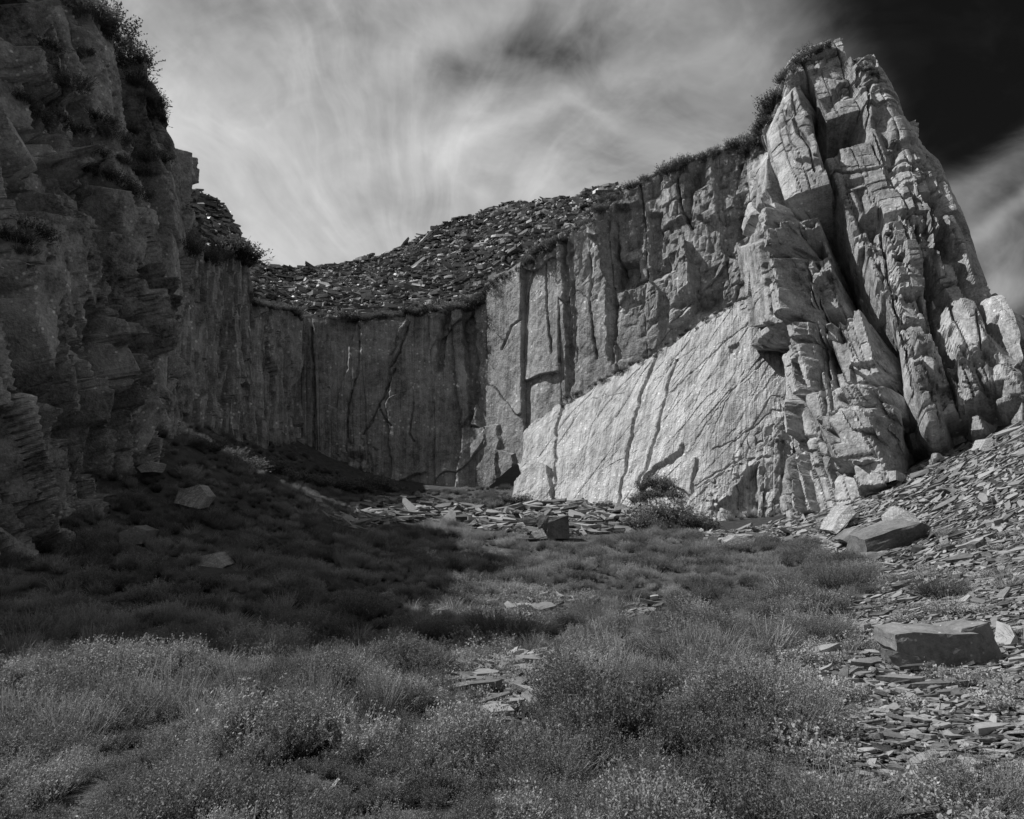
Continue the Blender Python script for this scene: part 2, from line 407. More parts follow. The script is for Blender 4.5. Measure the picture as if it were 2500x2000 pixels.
def cut(d, px, poly, amt, tilt=(0, 0), soft=3.0):
    """push the rock inside a photo outline in or out by amt metres (tilt: extra metres per 100 px across / down)"""
    soft = soft + 3.0 * abs(amt)
    pts = px.reshape(-1, 2); q = np.asarray(poly, float); lo, hi = q.min(0) - 12, q.max(0) + 12
    near = ((pts > lo) & (pts < hi)).all(1); sd = np.full(len(pts), -1e9)
    wob = np.stack([fbm(pts[near][:, 0] / 22, pts[near][:, 1] / 22, 701, 3), fbm(pts[near][:, 0] / 22, pts[near][:, 1] / 22, 719, 3)], 1) * 7
    sd[near] = poly_sd(pts[near] + wob, q); sd = sd.reshape(d.shape)
    w = sstep(sd, -soft, soft * .4); c = q.mean(0)
    return d + w * (amt + tilt[0] * (px[..., 0] - c[0]) / 100 + tilt[1] * (px[..., 1] - c[1]) / 100), sd > -soft * .3

def crack(d, px, pl, wd, dep):
    """a thin open joint along a photo polyline"""
    pts = px.reshape(-1, 2); q = np.asarray(pl, float); lo, hi = q.min(0) - 12, q.max(0) + 12
    nr = ((pts > lo) & (pts < hi)).all(1); p = pts[nr] + 4 * np.stack([fbm(pts[nr][:, 0] / 17, pts[nr][:, 1] / 17, 731, 3), fbm(pts[nr][:, 0] / 17, pts[nr][:, 1] / 17, 733, 3)], 1)
    best = np.full(len(p), 1e9)
    for i in range(len(q) - 1):
        e = q[i + 1] - q[i]; w = p - q[i]; t = np.clip((w @ e) / (e @ e), 0, 1); best = np.minimum(best, np.linalg.norm(w - t[:, None] * e, axis=1))
    out = d.copy().reshape(-1); out[nr] -= dep * np.exp(-(best / wd) ** 2); return out.reshape(d.shape)

def blocks(u, v, w, h, seed, amp, tilt, crack=0.0, cw=0.05, wob=0.25, colw=0.0):
    k, m, lu, lv, eu, ev = bricks(u, v, w, h, seed, wob)
    r = (1 - colw) * (_h(k, m, seed + 30) - 0.5) + colw * (_h(k, seed + 37) - 0.5)
    d = amp * 2 * r * (0.4 + 0.6 * _h(k, seed + 34)) + (_h(k, seed + 31) - 0.5) * amp
    d = d + tilt * ((lu - 0.5) * 2 * (_h(k, m, seed + 32) - 0.5) + (lv - 0.5) * 2 * (_h(k, m, seed + 33) - 0.5)) * 1.4
    if crack: d = d - crack * np.exp(-np.minimum(eu, ev * 2.2) / cw)
    return d, k * 1000 + m


def chips(u, v, w, h, seed, amp, tilt):
    a, b, dx, dy, e = voro(u / w, v / h, seed)
    return amp * (_h(a, b, 5) - .5) + tilt * (dx * 2 * (_h(a, b, 6) - .5) + dy * 2 * (_h(a, b, 7) - .4))

def facets(u, v, w, h, seed, amp, tilt, steep=2.0, rot=.3, bias=0.0, jit=.9, joint=0.0, jw=.06):
    """angular broken rock: the upper envelope of tilted flat-faced blocks, so faces stay plane and edges sharp"""
    U, W = u / w, v / h; i, j = np.floor(U), np.floor(W); best = np.full(u.shape, -1e9); sec = best.copy(); bi = np.zeros_like(u)
    for a in (-1, 0, 1):
        for b in (-1, 0, 1):
            ii, jj = i + a, j + b; H = lambda q: _h(ii, jj, seed + q)
            x = (U - (ii + .5 + (H(0) - .5) * jit)) * w; y = (W - (jj + .5 + (H(1) - .5) * jit)) * h
            th = (H(2) - .5) * 2 * rot; c, s_ = np.cos(th), np.sin(th); xr = x * c - y * s_; yr = x * s_ + y * c
            hx, hy = w * (.30 + .36 * H(3)), h * (.30 + .36 * H(4))
            val = amp * 2 * (H(5) - .5) + tilt * ((H(6) - .5) * 2 * xr / w + ((H(7) - .5) * 2 + bias) * yr / h) - steep * (np.maximum(0, np.abs(xr) - hx) + np.maximum(0, np.abs(yr) - hy))
            win = val > best; sec = np.where(win, best, np.maximum(sec, val)); best = np.where(win, val, best); bi = np.where(win, ii * 1000 + jj, bi)
    if joint: best = best - joint * np.exp(-(best - sec) / jw)
    return best, bi

# --- left cliff
def rec_left(u, v, px, tv):
    uu = u + 0.45 * v + 0.3 * fbm(u * .3, v * .3, 3, 2); vv = v + 0.25 * u + 0.3 * fbm(u * .3, v * .3, 4, 2)
    d, pid = facets(uu, vv, 2.2, 7.5, 21, .70, 1.35, 4.0, .22, joint=.8, jw=.06)
    k0 = sstep(vnoise(u * .25 + 3, v * .22, 18), .25, .6)
    e, _ = facets(uu + 7, vv, .9, 3.3, 22, .34, .70, 4.0, .25, joint=.4, jw=.04); d = d + e * (.25 + .85 * k0)
    k = sstep(vnoise(u * .35, v * .3, 8), .4, .75)
    e, _ = facets(uu, vv + 3, .36, 1.5, 23, .11, .26, 3.5, .35, joint=.12, jw=.02); d = d + e * (.12 + k)
    d = np.clip(d, -2.0, 1.7) + 0.7 * fbm(u * .18, v * .14, 9, 3)
    fade = 1 - .8 * np.exp(-((u - LU[10]) / 1.6) ** 2)
    for poly, amt, ti in [
        ([(300, 700), (330, 655), (345, 700), (360, 780), (320, 800), (300, 770)], -1.3, (0, 0)),
        ([(345, 690), (390, 720), (395, 780), (370, 800), (350, 770)], 0.9, (0.5, 0)),
        ([(130, 385), (205, 375), (200, 420), (165, 470), (140, 430)], 1.1, (0, .4)),
        ([(145, 425), (195, 418), (165, 480)], -0.9, (0, 0)),
        ([(65, 330), (120, 335), (140, 395), (60, 400)], 0.8, (0, .4)),
        ([(230, 760), (300, 700), (305, 860), (255, 990), (235, 1000)], 0.7, (.6, 0)),
        ([(0, 10), (200, 10), (240, 150), (215, 240), (110, 240), (0, 190)], 0.7, (-.2, .2)),
        ([(170, 1040), (240, 1060), (300, 1180), (200, 1230), (160, 1150)], -0.7, (0, 0)),
    ]:
        d, m = cut(d, px, poly, amt, ti)
        pid = np.where(m, 900000 + hash(poly[0]) % 9999, pid)
    return d * fade, pid
A = [
    [('w', -27, 8.3, 0), ('w', -27.5, 9, 12)],
    [('w', -17.0, 9.9, 0), ('w', -18.4, 10.6, 16)],
    [('w', -16.4, 11.3, 0), ('w', -18.0, 12.0, 19)],
    [('w', -15.4, 13.6, 0), ('w', -17.8, 14.4, 23)],
    [('w', -14.4, 16.0, 0), ('w', -18.0, 16.6, 25.2)],
    [(0, 1430, 20.0), (0, 1310, 20.3), (0, 1000, 20.7), (0, 600, 21.4), (0, 200, 22.2), (0, -180, 23)],
    [(110, 1400, 22.1), (110, 1300, 22.3), (110, 900, 22.9), (110, 500, 23.8), (110, 100, 24.7), (110, -140, 25.2)],
    [(230, 1360, 24.6), (230, 1260, 24.8), (230, 800, 25.6), (230, 400, 26.5), (226, 0, 27.2)],
    [(330, 1290, 27.8), (330, 1190, 28), (340, 800, 29), (342, 500, 29.6), (330, 150, 30)],
    [(392, 1200, 30.1), (395, 1110, 30.3), (408, 800, 31), (412, 500, 31.4), (395, 260, 31.6)],
    [(430, 1170, 31.9), (432, 1070, 32), (438, 800, 32.4), (438, 560, 32.6), (433, 430, 32.8), (418, 345, 33)],
    [(418, 1170, 39.8), (420, 1070, 40), (425, 800, 40.4), (425, 560, 40.6), (410, 470, 40.8), (400, 420, 41)],
]
S, u, v, pid, px, N = patch(A, 400, 400, rec_left)
build_cliff('left_cliff', 'dark shaded slate cliff with bushes filling the left edge', S, u, v, pid, M['left'], cap=[(-.6, .1, -.25), (-2, .3, -.5), (-6, 1, -.4), (-16, 3, 0)])

# --- back left wall: thin upright columns
def rec_bl(u, v, px, tv):
    d, pid = blocks(u, v, 1.7, 14, 41, 0.55, 0.5, 0.45, 0.06)
    w = vnoise(u * .3, v * .2, 43)
    e, _ = blocks(u, v, 0.62, 4.2, 44, 0.28, 0.3, 0.25, 0.05); d = d + e * (0.4 + w)
    e, _ = blocks(u, v, 0.24, 1.3, 47, 0.10, 0.14, 0.06, 0.04); d = d + e * (0.3 + w)
    d = d + 0.07 * fbm(u * 2, v * 1.2, 48, 4) + 0.5 * fbm(u * .25, v * .1, 49, 3)
    return d * (0.35 + 0.65 * sstep(tv, 1.0, 0.93)), pid
BL = [
    [(415, 1070, 43), (418, 560, 45)],
    [(430, 1070, 44), (432, 575, 46)],
    [(520, 1115, 48.5), (520, 600, 50)],
    [(608, 1145, 52.7), (606, 622, 53.8)],
    [(613, 1146, 53.3), (616, 730, 54.5)],
    [(690, 1170, 57), (692, 738, 58.5)],
    [(735, 1185, 60), (738, 770, 61.5)],
    [(770, 1185, 62), (772, 770, 63.5)],
]
S, u, v, pid, px, N = patch(BL, 170, 280, rec_bl)
build_cliff('back_left_wall', 'shaded columnar slate wall running back behind the left cliff', S, u, v, pid, M['wall'], piece='rock_column', cap=[(-.5, .2, .05), (-1.6, .4, .1), (-5, 1, .2)], capmat=M['soil'])

# --- back wall and lit right wall in one run
def rec_wall(u, v, px, tv):
    X, Y = px[..., 0], px[..., 1]
    d, pid = blocks(u + .06 * v, v, 4.6, 12, 61, 0.26, 0.34, 0.12, 0.04, wob=.12)
    rough = sstep(vnoise(u * .16, v * .14, 63), 0.55, 0.85) * .8
    rough = np.maximum(rough, sstep(X, 1480, 1560) * sstep(Y, 860, 700) * .8)
    e, _ = facets(u - .05 * v, v, 1.5, 3.6, 64, 0.14, 0.26, 1.6, .15); d = d + e * (0.05 + .8 * rough)
    e, _ = facets(u, v, 0.5, 0.9, 67, 0.08, 0.14, 1.5, .35); d = d + e * (0.08 + .8 * rough)
    e, _ = blocks(u, v, .62, 8, 73, .09, .10, .16, .03, wob=.15, colw=.7); d = d + e * sstep(X, 1200, 1110) * (.12 + .75 * sstep(vnoise(u * .25, v * .12, 74), .4, .75))
    d = d + chips(u, v, .34, .8, 72, .03, .05) * (.15 + rough) + 0.02 * fbm(u * 2.6, v * 2.0, 68, 4) + 0.45 * fbm(u * .16, v * .09, 69, 3)
    feats = [
        # back wall: wedge pillar, slots, right-hand columns, pedestal
        ([(1000, 748), (1088, 748), (1060, 900), (1035, 1150), (960, 1180), (945, 1000), (960, 870)], 0.35, (0, 0)),
        ([(1088, 752), (1100, 752), (1072, 900), (1058, 905)], -0.6, (0, 0)),
        ([(1100, 755), (1125, 750), (1155, 1000), (1130, 1040), (1110, 900)], 0.5, (0, 0)),
        ([(1128, 752), (1148, 752), (1165, 960), (1150, 1040), (1140, 900)], -0.9, (0, 0)),
        ([(870, 785), (1000, 785), (950, 870), (930, 1190), (850, 1190), (840, 900)], 0.1, (0.2, 0)),
        ([(800, 780), (868, 780), (845, 900), (820, 1000), (795, 990)], -0.35, (0, 0)),
        ([(1130, 1045), (1190, 1045), (1185, 1200), (1110, 1210)], .35, (0, 0)),
        ([(1190, 1045), (1225, 1040), (1225, 1200), (1190, 1200)], 0.3, (0, 0)),
        ([(1225, 1105), (1262, 1110), (1268, 1200), (1222, 1200)], .35, (0, 0)),
        ([(1150, 990), (1165, 990), (1170, 1040), (1148, 1040)], .5, (0, 0)),
        # right wall: long crack, dark recess, overhanging corner blocks
        ([(1376, 590), (1384, 590), (1402, 935), (1388, 960)], -0.6, (0, 0)),
        ([(1393, 600), (1400, 600), (1410, 860), (1404, 900)], -0.4, (0, 0)),
        ([(1466, 560), (1498, 520), (1506, 610), (1512, 760), (1500, 880), (1488, 880), (1480, 700)], -0.2, (-4.5, 0)),
        ([(1500, 500), (1570, 500), (1575, 650), (1580, 690), (1515, 720), (1505, 620)], -0.75, (0, 0)),
        ([(1505, 640), (1550, 630), (1555, 680), (1510, 700)], -1.1, (0, 0)),
        ([(1512, 720), (1590, 690), (1620, 720), (1610, 850), (1500, 890)], 0.3, (0.3, -.3)),
        ([(1640, 620), (1685, 600), (1695, 680), (1700, 740), (1690, 770), (1640, 800)], 0.9, (0.7, 0)),
        ([(1585, 520), (1612, 520), (1615, 640), (1600, 660), (1588, 640)], -0.7, (0, 0)),
        ([(1745, 380), (1830, 350), (1850, 560), (1830, 640), (1770, 620), (1750, 500)], -0.5, (0, 0)),
        ([(1440, 520), (1470, 505), (1470, 590), (1440, 575)], 0.5, (0, 0)),
    ]
    for i, (poly, amt, ti) in enumerate(feats):
        d, m = cut(d, px, poly, amt, ti); pid = np.where(m, 900000 + i, pid)
    for pl, wd, dp in [([(965, 905), (945, 950), (925, 990), (905, 1040), (888, 1060)], 2.2, .35), ([(925, 990), (938, 1020), (955, 1042)], 2, .3), ([(1000, 790), (978, 860), (955, 900)], 2.5, .4), ([(1010, 985), (1000, 1060), (1012, 1080)], 2, .25),
                       ([(1300, 640), (1270, 780), (1250, 800), (1225, 850)], 2.5, .3), ([(1560, 430), (1570, 520), (1580, 600)], 2.5, .5), ([(1655, 440), (1668, 520), (1690, 560)], 3, .5), ([(1330, 640), (1335, 760), (1350, 860)], 2.2, .3),
                       ([(880, 800), (875, 900), (850, 1000), (845, 1100)], 2.2, .35), ([(760, 800), (770, 950), (765, 1100)], 2.5, .4), ([(1440, 620), (1445, 760), (1460, 880)], 2.2, .35)]:
        d = crack(d, px, pl, wd, dp)
    # ragged step across the upper right of the lit wall
    ed = sstep(Y + 18 * fbm(u * .8, v * .8, 71, 3), 560 - (X - 1600) * .15, 545 - (X - 1600) * .15) * sstep(X, 1600, 1660)
    return (d + ed * 0.45) * (0.3 + 0.7 * sstep(tv, 1.0, 0.95)), pid
WALL = [
    [(690, 1190, 61), (690, 775, 63)],
    [(740, 1195, 60.3), (740, 778, 62)],
    [(860, 1210, 60.5), (860, 772, 62)],
    [(1000, 1210, 60.4), (1010, 754, 61.8)],
    [(1090, 1210, 60.0), (1090, 748, 61.4)],
    [(1150, 1210, 60.0), (1152, 742, 61.4)],
    [(1185, 1205, 59.3), (1200, 690, 60.2)],
    [(1310, 1100, 56.4), (1310, 612, 56.8)],
    [(1420, 985, 54.3), (1430, 532, 54.8)],
    [(1500, 940, 53.0), (1490, 478, 53.6)],
    [(1620, 885, 51), (1630, 405, 51.5)],
    [(1730, 825, 49.2), (1730, 368, 49.8)],
    [(1830, 755, 47.7), (1850, 342, 48.3)],
    [(1920, 720, 46.4), (1940, 300, 47)],
]
S, u, v, pid, px, N = patch(WALL, 500, 360, rec_wall)
build_cliff('quarry_wall', 'high quarried back wall, shaded in the corner and sunlit towards the tower', S, u, v, pid, M['wall'], cap=[(0, .5, .05), (0, 1.5, .1), (0, 4, .1), (0, 9, 0)], capmat=M['soil'])

# --- bright leaning slab
def rec_slab(u, v, px, tv):
    X, Y = px[..., 0], px[..., 1]
    su = u - 0.35 * v
    d = 0.10 * fbm(su * 1.1, v * .22, 81, 4) + 0.22 * fbm(u * .22, v * .2, 82, 3) + 0.035 * fbm(su * 5, v * 1.0, 83, 3)
    # thin broken sheets: stepped edges across the cleavage
    e, pid = blocks(u - 0.55 * v, v, 1.5, 6, 84, 0.04, 0.03, 0.03, 0.04, wob=0.5); d = d + e
    e, _ = blocks(u - 0.9 * v, v * 1.0, 0.5, 2.2, 87, 0.018, 0.026, 0.0); d = d + e * (0.4 + sstep(X, 1500, 1700))
    pid = np.floor(pid / 1000) * 0 + 1
    lines = [([(1374, 990), (1358, 1080), (1350, 1225)], .3, 4.5), ([(1600, 870), (1556, 1000), (1530, 1120), (1512, 1228)], .42, 5), ([(1650, 880), (1620, 1000), (1585, 1120), (1562, 1180)], .42, 5)]
    for i, (pl, amt, wd) in enumerate(lines):
        pl = np.array(pl, float); xs = np.interp(Y, pl[:, 1], pl[:, 0]) + 6 * fbm(v * 1.4, u * 0, 90, 3)
        on = (Y > pl[0, 1] - 4) & (Y < pl[-1, 1] + 4)
        s = np.exp(-((X - xs) / (wd * .55)) ** 2) * on
        d = d - amt * s * (0.5 + 0.8 * vnoise(v * 1.3, u * 0, 91))
        pid = np.where((X > xs) & (Y > pl[0, 1] - 20), 10 + i, pid)
    feats = [([(1580, 1160), (1640, 1115), (1668, 1085), (1672, 1130), (1650, 1185), (1655, 1215), (1560, 1215)], -.3, (0, 0)),
             ([(1672, 1130), (1700, 1120), (1690, 1215), (1655, 1190)], .25, (0, 0)),
             ([(1690, 1215), (1830, 1120), (1900, 1070), (1905, 1280), (1690, 1280)], 0.35, (0, 0)),
             ([(1700, 1268), (1790, 1225), (1830, 1155), (1850, 1150), (1850, 1290), (1700, 1290)], -0.5, (-.8, 0)),
             ([(1290, 1130), (1345, 1150), (1345, 1240), (1240, 1240)], 0.35, (0, -.5)),
             ([(1775, 845), (1800, 838), (1806, 850), (1780, 856)], -0.2, (0, 0))]
    for i, (poly, amt, ti) in enumerate(feats):
        d, m = cut(d, px, poly, amt, ti); pid = np.where(m, 100 + i, pid)
    for pl, wd, dp in [([(1850, 770), (1760, 840), (1700, 900), (1640, 965)], 1.6, 0.08), ([(1770, 750), (1700, 810), (1640, 880)], 1.6, 0.07), ([(1870, 880), (1790, 950), (1720, 1040), (1690, 1090)], 1.6, 0.06), ([(1820, 900), (1770, 990), (1740, 1060)], 1.6, 0.06),
                       ([(1880, 1010), (1800, 1075), (1740, 1100)], 1.6, 0.08), ([(1560, 900), (1500, 960), (1460, 1020)], 1.6, 0.07), ([(1480, 950), (1440, 1060), (1420, 1150)], 1.6, 0.06), ([(1700, 850), (1640, 890), (1600, 930)], 1.6, 0.06),
                       ([(1895, 1070), (1830, 1110), (1760, 1150), (1700, 1185)], 1.6, 0.11), ([(1870, 1120), (1800, 1180), (1720, 1230)], 1.6, 0.09)]:
        d = crack(d, px, pl, wd, dp)
    # brittle band on the right lower edge
    br = sstep(Y - 1.0 * (1900 - X), 960, 1040) * sstep(X, 1690, 1760)
    e, _ = blocks(u, v, .45, .6, 93, 0.10, 0.16, 0.05, 0.04); d = d + e * br
    return d, pid
SLAB = [
    [(1262, 1232, 51.5), (1276, 1141, 53), (1282, 1060, 55.5), (1296, 1030, 57)],
    [(1252, 1232, 48.8), (1288, 1141, 50.8), (1291, 1060, 53.0), (1301, 1034, 54.0)],
    [(1345, 1240, 47), (1374, 984, 53.6)],
    [(1432, 1240, 45.3), (1490, 918, 52.2)],
    [(1536, 1245, 43.6), (1606, 857, 50.2)],
    [(1600, 1255, 42.4), (1664, 822, 49)],
    [(1700, 1280, 40.4), (1745, 758, 47.6)],
    [(1844, 1290, 38.5), (1850, 1100, 41.2), (1832, 716, 46)],
    [(1930, 1285, 38.3), (1935, 1071, 41.2), (1900, 716, 45.5)],
]
S, u, v, pid, px, N = patch(SLAB, 330, 280, rec_slab)
S[..., 2] += (.5 * fbm(u * .55, u * 0, 95, 4) - .12 + .12 * np.floor(3 * vnoise(u * 1.3, u * 0, 96))) * sstep(v / v.max(), .86, 1)
build_cliff('leaning_slab', 'pale sunlit slab leaning against the wall beside the tower', S, u, v, pid, M['slab'], piece='rock_sheet', cap=[(.15, .35, .05), (.4, 1.2, -.1)], capmat=M['wall'], caproll=.2)

# --- tower
def rec_tower(u, v, px, tv):
    X, Y = px[..., 0], px[..., 1]
    dr = np.array([.93, -.37]); uu = CUR_S[..., 0] * dr[0] + CUR_S[..., 1] * dr[1] + .16 * CUR_S[..., 2]; vv = CUR_S[..., 2] - .10 * uu
    d, pid = facets(uu, vv, 3.0, 6.5, 101, .55, .50, 6.0, .06, joint=.45, jw=.05)
    w = sstep(vnoise(uu * .2, vv * .18, 103), .4, .65)
    e, _ = facets(uu + 5, vv, 1.25, 2.3, 104, .24, .26, 5.0, .10, joint=.16, jw=.03); d = d + e * (.16 + .8 * w)
    w2 = sstep(vnoise(uu * .4 + 4, vv * .35, 113), .52, .72)
    e, _ = facets(uu, vv + 5, .46, .66, 107, .09, .14, 4.0, .30, joint=.06, jw=.02); d = d + e * (.05 + .9 * w2)
    kb, mb, lub, lvb, eub, evb = bricks(uu, vv, 1.15, 2.1, 141, .08); d = d - .13 * np.exp(-np.minimum(eub, evb * 1.5) / .025) + .10 * (_h(kb, mb, 143) - .5)
    fl = sstep(u, LU[1] + 1.0, LU[1] - .2)
    e, _ = blocks(u, v, 1.3, 6, 131, .25, .20, .28, .04, wob=.08, colw=.7); d = d * (1 - .75 * fl) + e * fl
    k_, m_, lu_, lv_, eu_, ev_ = bricks(uu, vv, 2.9, 30, 121, .1); d = d - .30 * np.exp(-eu_ / .05)
    d = d + 0.25 * fbm(uu * .2, vv * .12, 112, 2)
    feats = [
        # pillars of the left arris
        ([(1822, 600), (1862, 590), (1905, 790), (1868, 795)], 0.9, (0, 0)),
        ([(1858, 585), (1880, 560), (1935, 850), (1970, 1060), (1945, 1070), (1900, 800)], 0.5, (1.2, 0)),
        ([(1895, 520), (1938, 520), (1945, 640), (1985, 840), (2000, 960), (1975, 980), (1945, 850), (1905, 640)], 1.5, (-1, 0)),
        ([(1940, 640), (1950, 640), (2010, 860), (2000, 950)], -0.9, (0, 0)),
        ([(1860, 875), (1905, 830), (1935, 980), (1975, 1180), (1990, 1260), (1905, 1275), (1880, 1000)], -0.3, (1.5, 0)),
        ([(1895, 770), (1902, 845), (1862, 876)], 0.9, (0, 0)),
        ([(1840, 1160), (1890, 1130), (1900, 1270), (1842, 1275)], -1.2, (0, 0)),
        ([(1955, 1130), (1975, 1120), (2010, 1260), (1985, 1262)], .8, (0, 0)),
        # hollow with flutes in the middle of the face
        ([(1985, 680), (2010, 650), (2085, 660), (2085, 700), (2080, 800), (2050, 830), (2010, 800), (1990, 730)], -1.0, (0, 0)),
        ([(2035, 670), (2060, 665), (2060, 760), (2045, 790)], -0.7, (0, 0)),
        ([(2000, 790), (2060, 770), (2075, 900), (2130, 930), (2050, 960), (2010, 900)], -0.5, (0, 0)),
        # long leaning slab to the right of the hollow
        ([(2155, 570), (2215, 560), (2245, 700), (2270, 810), (2275, 860), (2240, 870), (2200, 760)], .6, (-.4, 0)),
        ([(2245, 570), (2262, 560), (2300, 760), (2360, 1010), (2320, 1110), (2290, 960)], -0.6, (0, 0)),
        # bulging blocks, right
        ([(2285, 770), (2330, 750), (2400, 760), (2410, 840), (2390, 880), (2345, 905), (2300, 810)], 0.9, (.3, -.2)),
        ([(2340, 900), (2405, 870), (2425, 950), (2370, 985), (2350, 950)], .45, (.2, -.4)),
        # cave under the blocks
        ([(2310, 1020), (2360, 1005), (2362, 1090), (2315, 1110)], -2.6, (0, 0)),
        ([(2362, 990), (2425, 955), (2425, 1070), (2365, 1090)], -0.9, (0, 0)),
        ([(2300, 810), (2325, 815), (2335, 880), (2312, 870)], -1.0, (0, 0)),
        ([(2415, 700), (2470, 720), (2510, 860), (2520, 1040), (2440, 1060), (2425, 860)], .3, (0, 0)),
        ([(2280, 760), (2290, 740), (2330, 960), (2300, 1000)], -.5, (0, 0)),
        # bulbous blocks at the foot
        ([(2050, 1050), (2170, 1030), (2195, 1140), (2130, 1150), (2060, 1135)], 1.1, (0, -.4)),
        ([(2110, 1150), (2195, 1145), (2205, 1190), (2115, 1210)], .9, (0, 0)),
        ([(2180, 1040), (2285, 1010), (2295, 1120), (2215, 1150)], .9, (0, -.4)),
        ([(2165, 930), (2250, 905), (2270, 990), (2190, 1030), (2160, 980)], .8, (0, -.5)),
        ([(2060, 980), (2160, 970), (2165, 1025), (2060, 1045)], .4, (0, -.4)),
        ([(2070, 890), (2150, 890), (2150, 950), (2075, 960)], -.4, (0, 0)),
        # ledge band across the middle
        ([(2030, 545), (2135, 510), (2140, 545), (2060, 570)], .5, (0, -1.0)),
        ([(1985, 600), (2090, 580), (2090, 630), (1985, 640)], -.35, (0, 0)),
        # upper shaft
        ([(1985, 330), (2045, 320), (2050, 390), (2010, 430)], -.6, (0, 0)),
        ([(1930, 270), (1990, 300), (2000, 410), (1950, 400)], .3, (0, 0)),
        ([(2165, 310), (2228, 298), (2236, 350), (2170, 360)], .5, (0, 0)),
        ([(1930, 190), (1960, 125), (2020, 118), (2000, 170)], .5, (0, 0)),
        ([(2040, 210), (2110, 160), (2130, 200), (2060, 240)], .3, (0, -.4)),
    ]
    feats = [(q_, (a_ if a_ < -1.5 else a_ * .75), t_) for q_, a_, t_ in feats]
    for i, (poly, amt, ti) in enumerate(feats):
        d, m = cut(d, px, poly, amt, ti); pid = np.where(m, 900000 + i, pid)
    for pl, wd, dp in [([(1985, 700), (2010, 820), (2040, 960), (2060, 1060)], 2.5, .6), ([(2235, 560), (2270, 700), (2300, 850), (2340, 1000)], 3, .8), ([(2150, 575), (2170, 700), (2210, 860), (2230, 960)], 2.2, .5), ([(1950, 560), (1975, 700), (2005, 850), (2030, 1000), (2050, 1200)], 3, .7),
                       ([(1880, 600), (1925, 780), (1960, 960), (1990, 1150)], 2.5, .6), ([(2100, 640), (2110, 760), (2140, 860), (2150, 950), (2170, 1040)], 2.2, .4), ([(2330, 560), (2350, 640), (2380, 700)], 2.2, .4), ([(2280, 705), (2340, 690), (2410, 700)], 2.2, .5),
                       ([(1990, 400), (2080, 420), (2200, 400), (2280, 420)], 2.2, .4), ([(2260, 500), (2280, 620), (2290, 700)], 2.5, .5), ([(1940, 240), (1960, 340), (1990, 430)], 2, .4), ([(2110, 240), (2120, 330), (2150, 400)], 2, .35), ([(2380, 780), (2400, 900), (2425, 960)], 2.4, .5)]:
        d = crack(d, px, pl, wd, dp)
    edge = np.minimum(sstep(tv, 1.0, .96), 1) * 0.7 + .3
    sil = (1 - .85 * np.exp(-((u - LU[7]) / 1.7) ** 2)) * (1 - .55 * np.exp(-((u - LU[1]) / 1.6) ** 2))
    return d * edge * sil, pid
TOWER = [
    [(1842, 1285, 40.5), (1880, 1080, 43), (1862, 875, 45.5), (1832, 690, 47.5), (1813, 550, 48), (1830, 480, 48.3), (1808, 385, 49), (1872, 275, 47), (1900, 190, 45.5), (1935, 140, 45)],
    [(1875, 1290, 37.8), (1922, 1080, 38.8), (1905, 875, 39.8), (1880, 690, 40.5), (1852, 550, 41), (1868, 480, 41.5), (1860, 385, 42), (1905, 275, 41.5), (1925, 190, 41.5), (1965, 118, 42)],
    [(1970, 1280, 36), (2005, 1080, 36.5), (1990, 875, 37), (1965, 690, 38), (1945, 550, 38.7), (1950, 385, 39.5), (1978, 275, 40), (2000, 190, 40.5), (2030, 98, 41.3)],
    [(2090, 1235, 34), (2100, 875, 35.5), (2080, 690, 36.5), (2060, 550, 37.5), (2060, 385, 38.5), (2058, 275, 39.3), (2060, 190, 40), (2060, 86, 41)],
    [(2200, 1190, 32.8), (2190, 1000, 33.2), (2190, 875, 34), (2180, 690, 35.5), (2165, 550, 36.5), (2140, 385, 38), (2118, 275, 39), (2108, 190, 40), (2078, 108, 41)],
    [(2290, 1155, 32), (2290, 1000, 32.5), (2292, 875, 33.2), (2285, 690, 35), (2268, 550, 36), (2218, 385, 37.7), (2165, 275, 38.8), (2136, 190, 40.2), (2093, 135, 41)],
    [(2400, 1105, 31), (2400, 900, 32), (2375, 720, 34.5), (2350, 600, 35.5), (2300, 450, 37), (2255, 380, 38), (2200, 305, 39), (2160, 192, 40.5), (2106, 152, 41)],
    [(2540, 1040, 30), (2502, 870, 31), (2484, 800, 32.5), (2455, 725, 33.8), (2415, 704, 35), (2386, 630, 36.5), (2368, 565, 37.3), (2321, 458, 38), (2292, 391, 38.6), (2262, 365, 39), (2232, 325, 39.4), (2208, 298, 40), (2187, 222, 40.6), (2150, 180, 41.5), (2108, 152, 42)],
    [(2520, 1040, 37), (2480, 870, 38), (2455, 790, 39.5), (2420, 730, 41), (2380, 700, 42), (2350, 630, 43), (2325, 565, 44), (2280, 458, 45), (2250, 391, 45.6), (2200, 335, 46.4), (2170, 298, 47), (2140, 222, 47.6), (2110, 185, 47.5), (2090, 155, 47)],
]
S, u, v, pid, px, N = patch(TOWER, 430, 620, rec_tower)
build_cliff('rock_tower', 'tall fractured slate tower standing against the dark sky', S, u, v, pid, M['tower'], cap=[(0, .5, .05), (0, 2.5, -.1), (0, 6, -3)], caproll=.2)

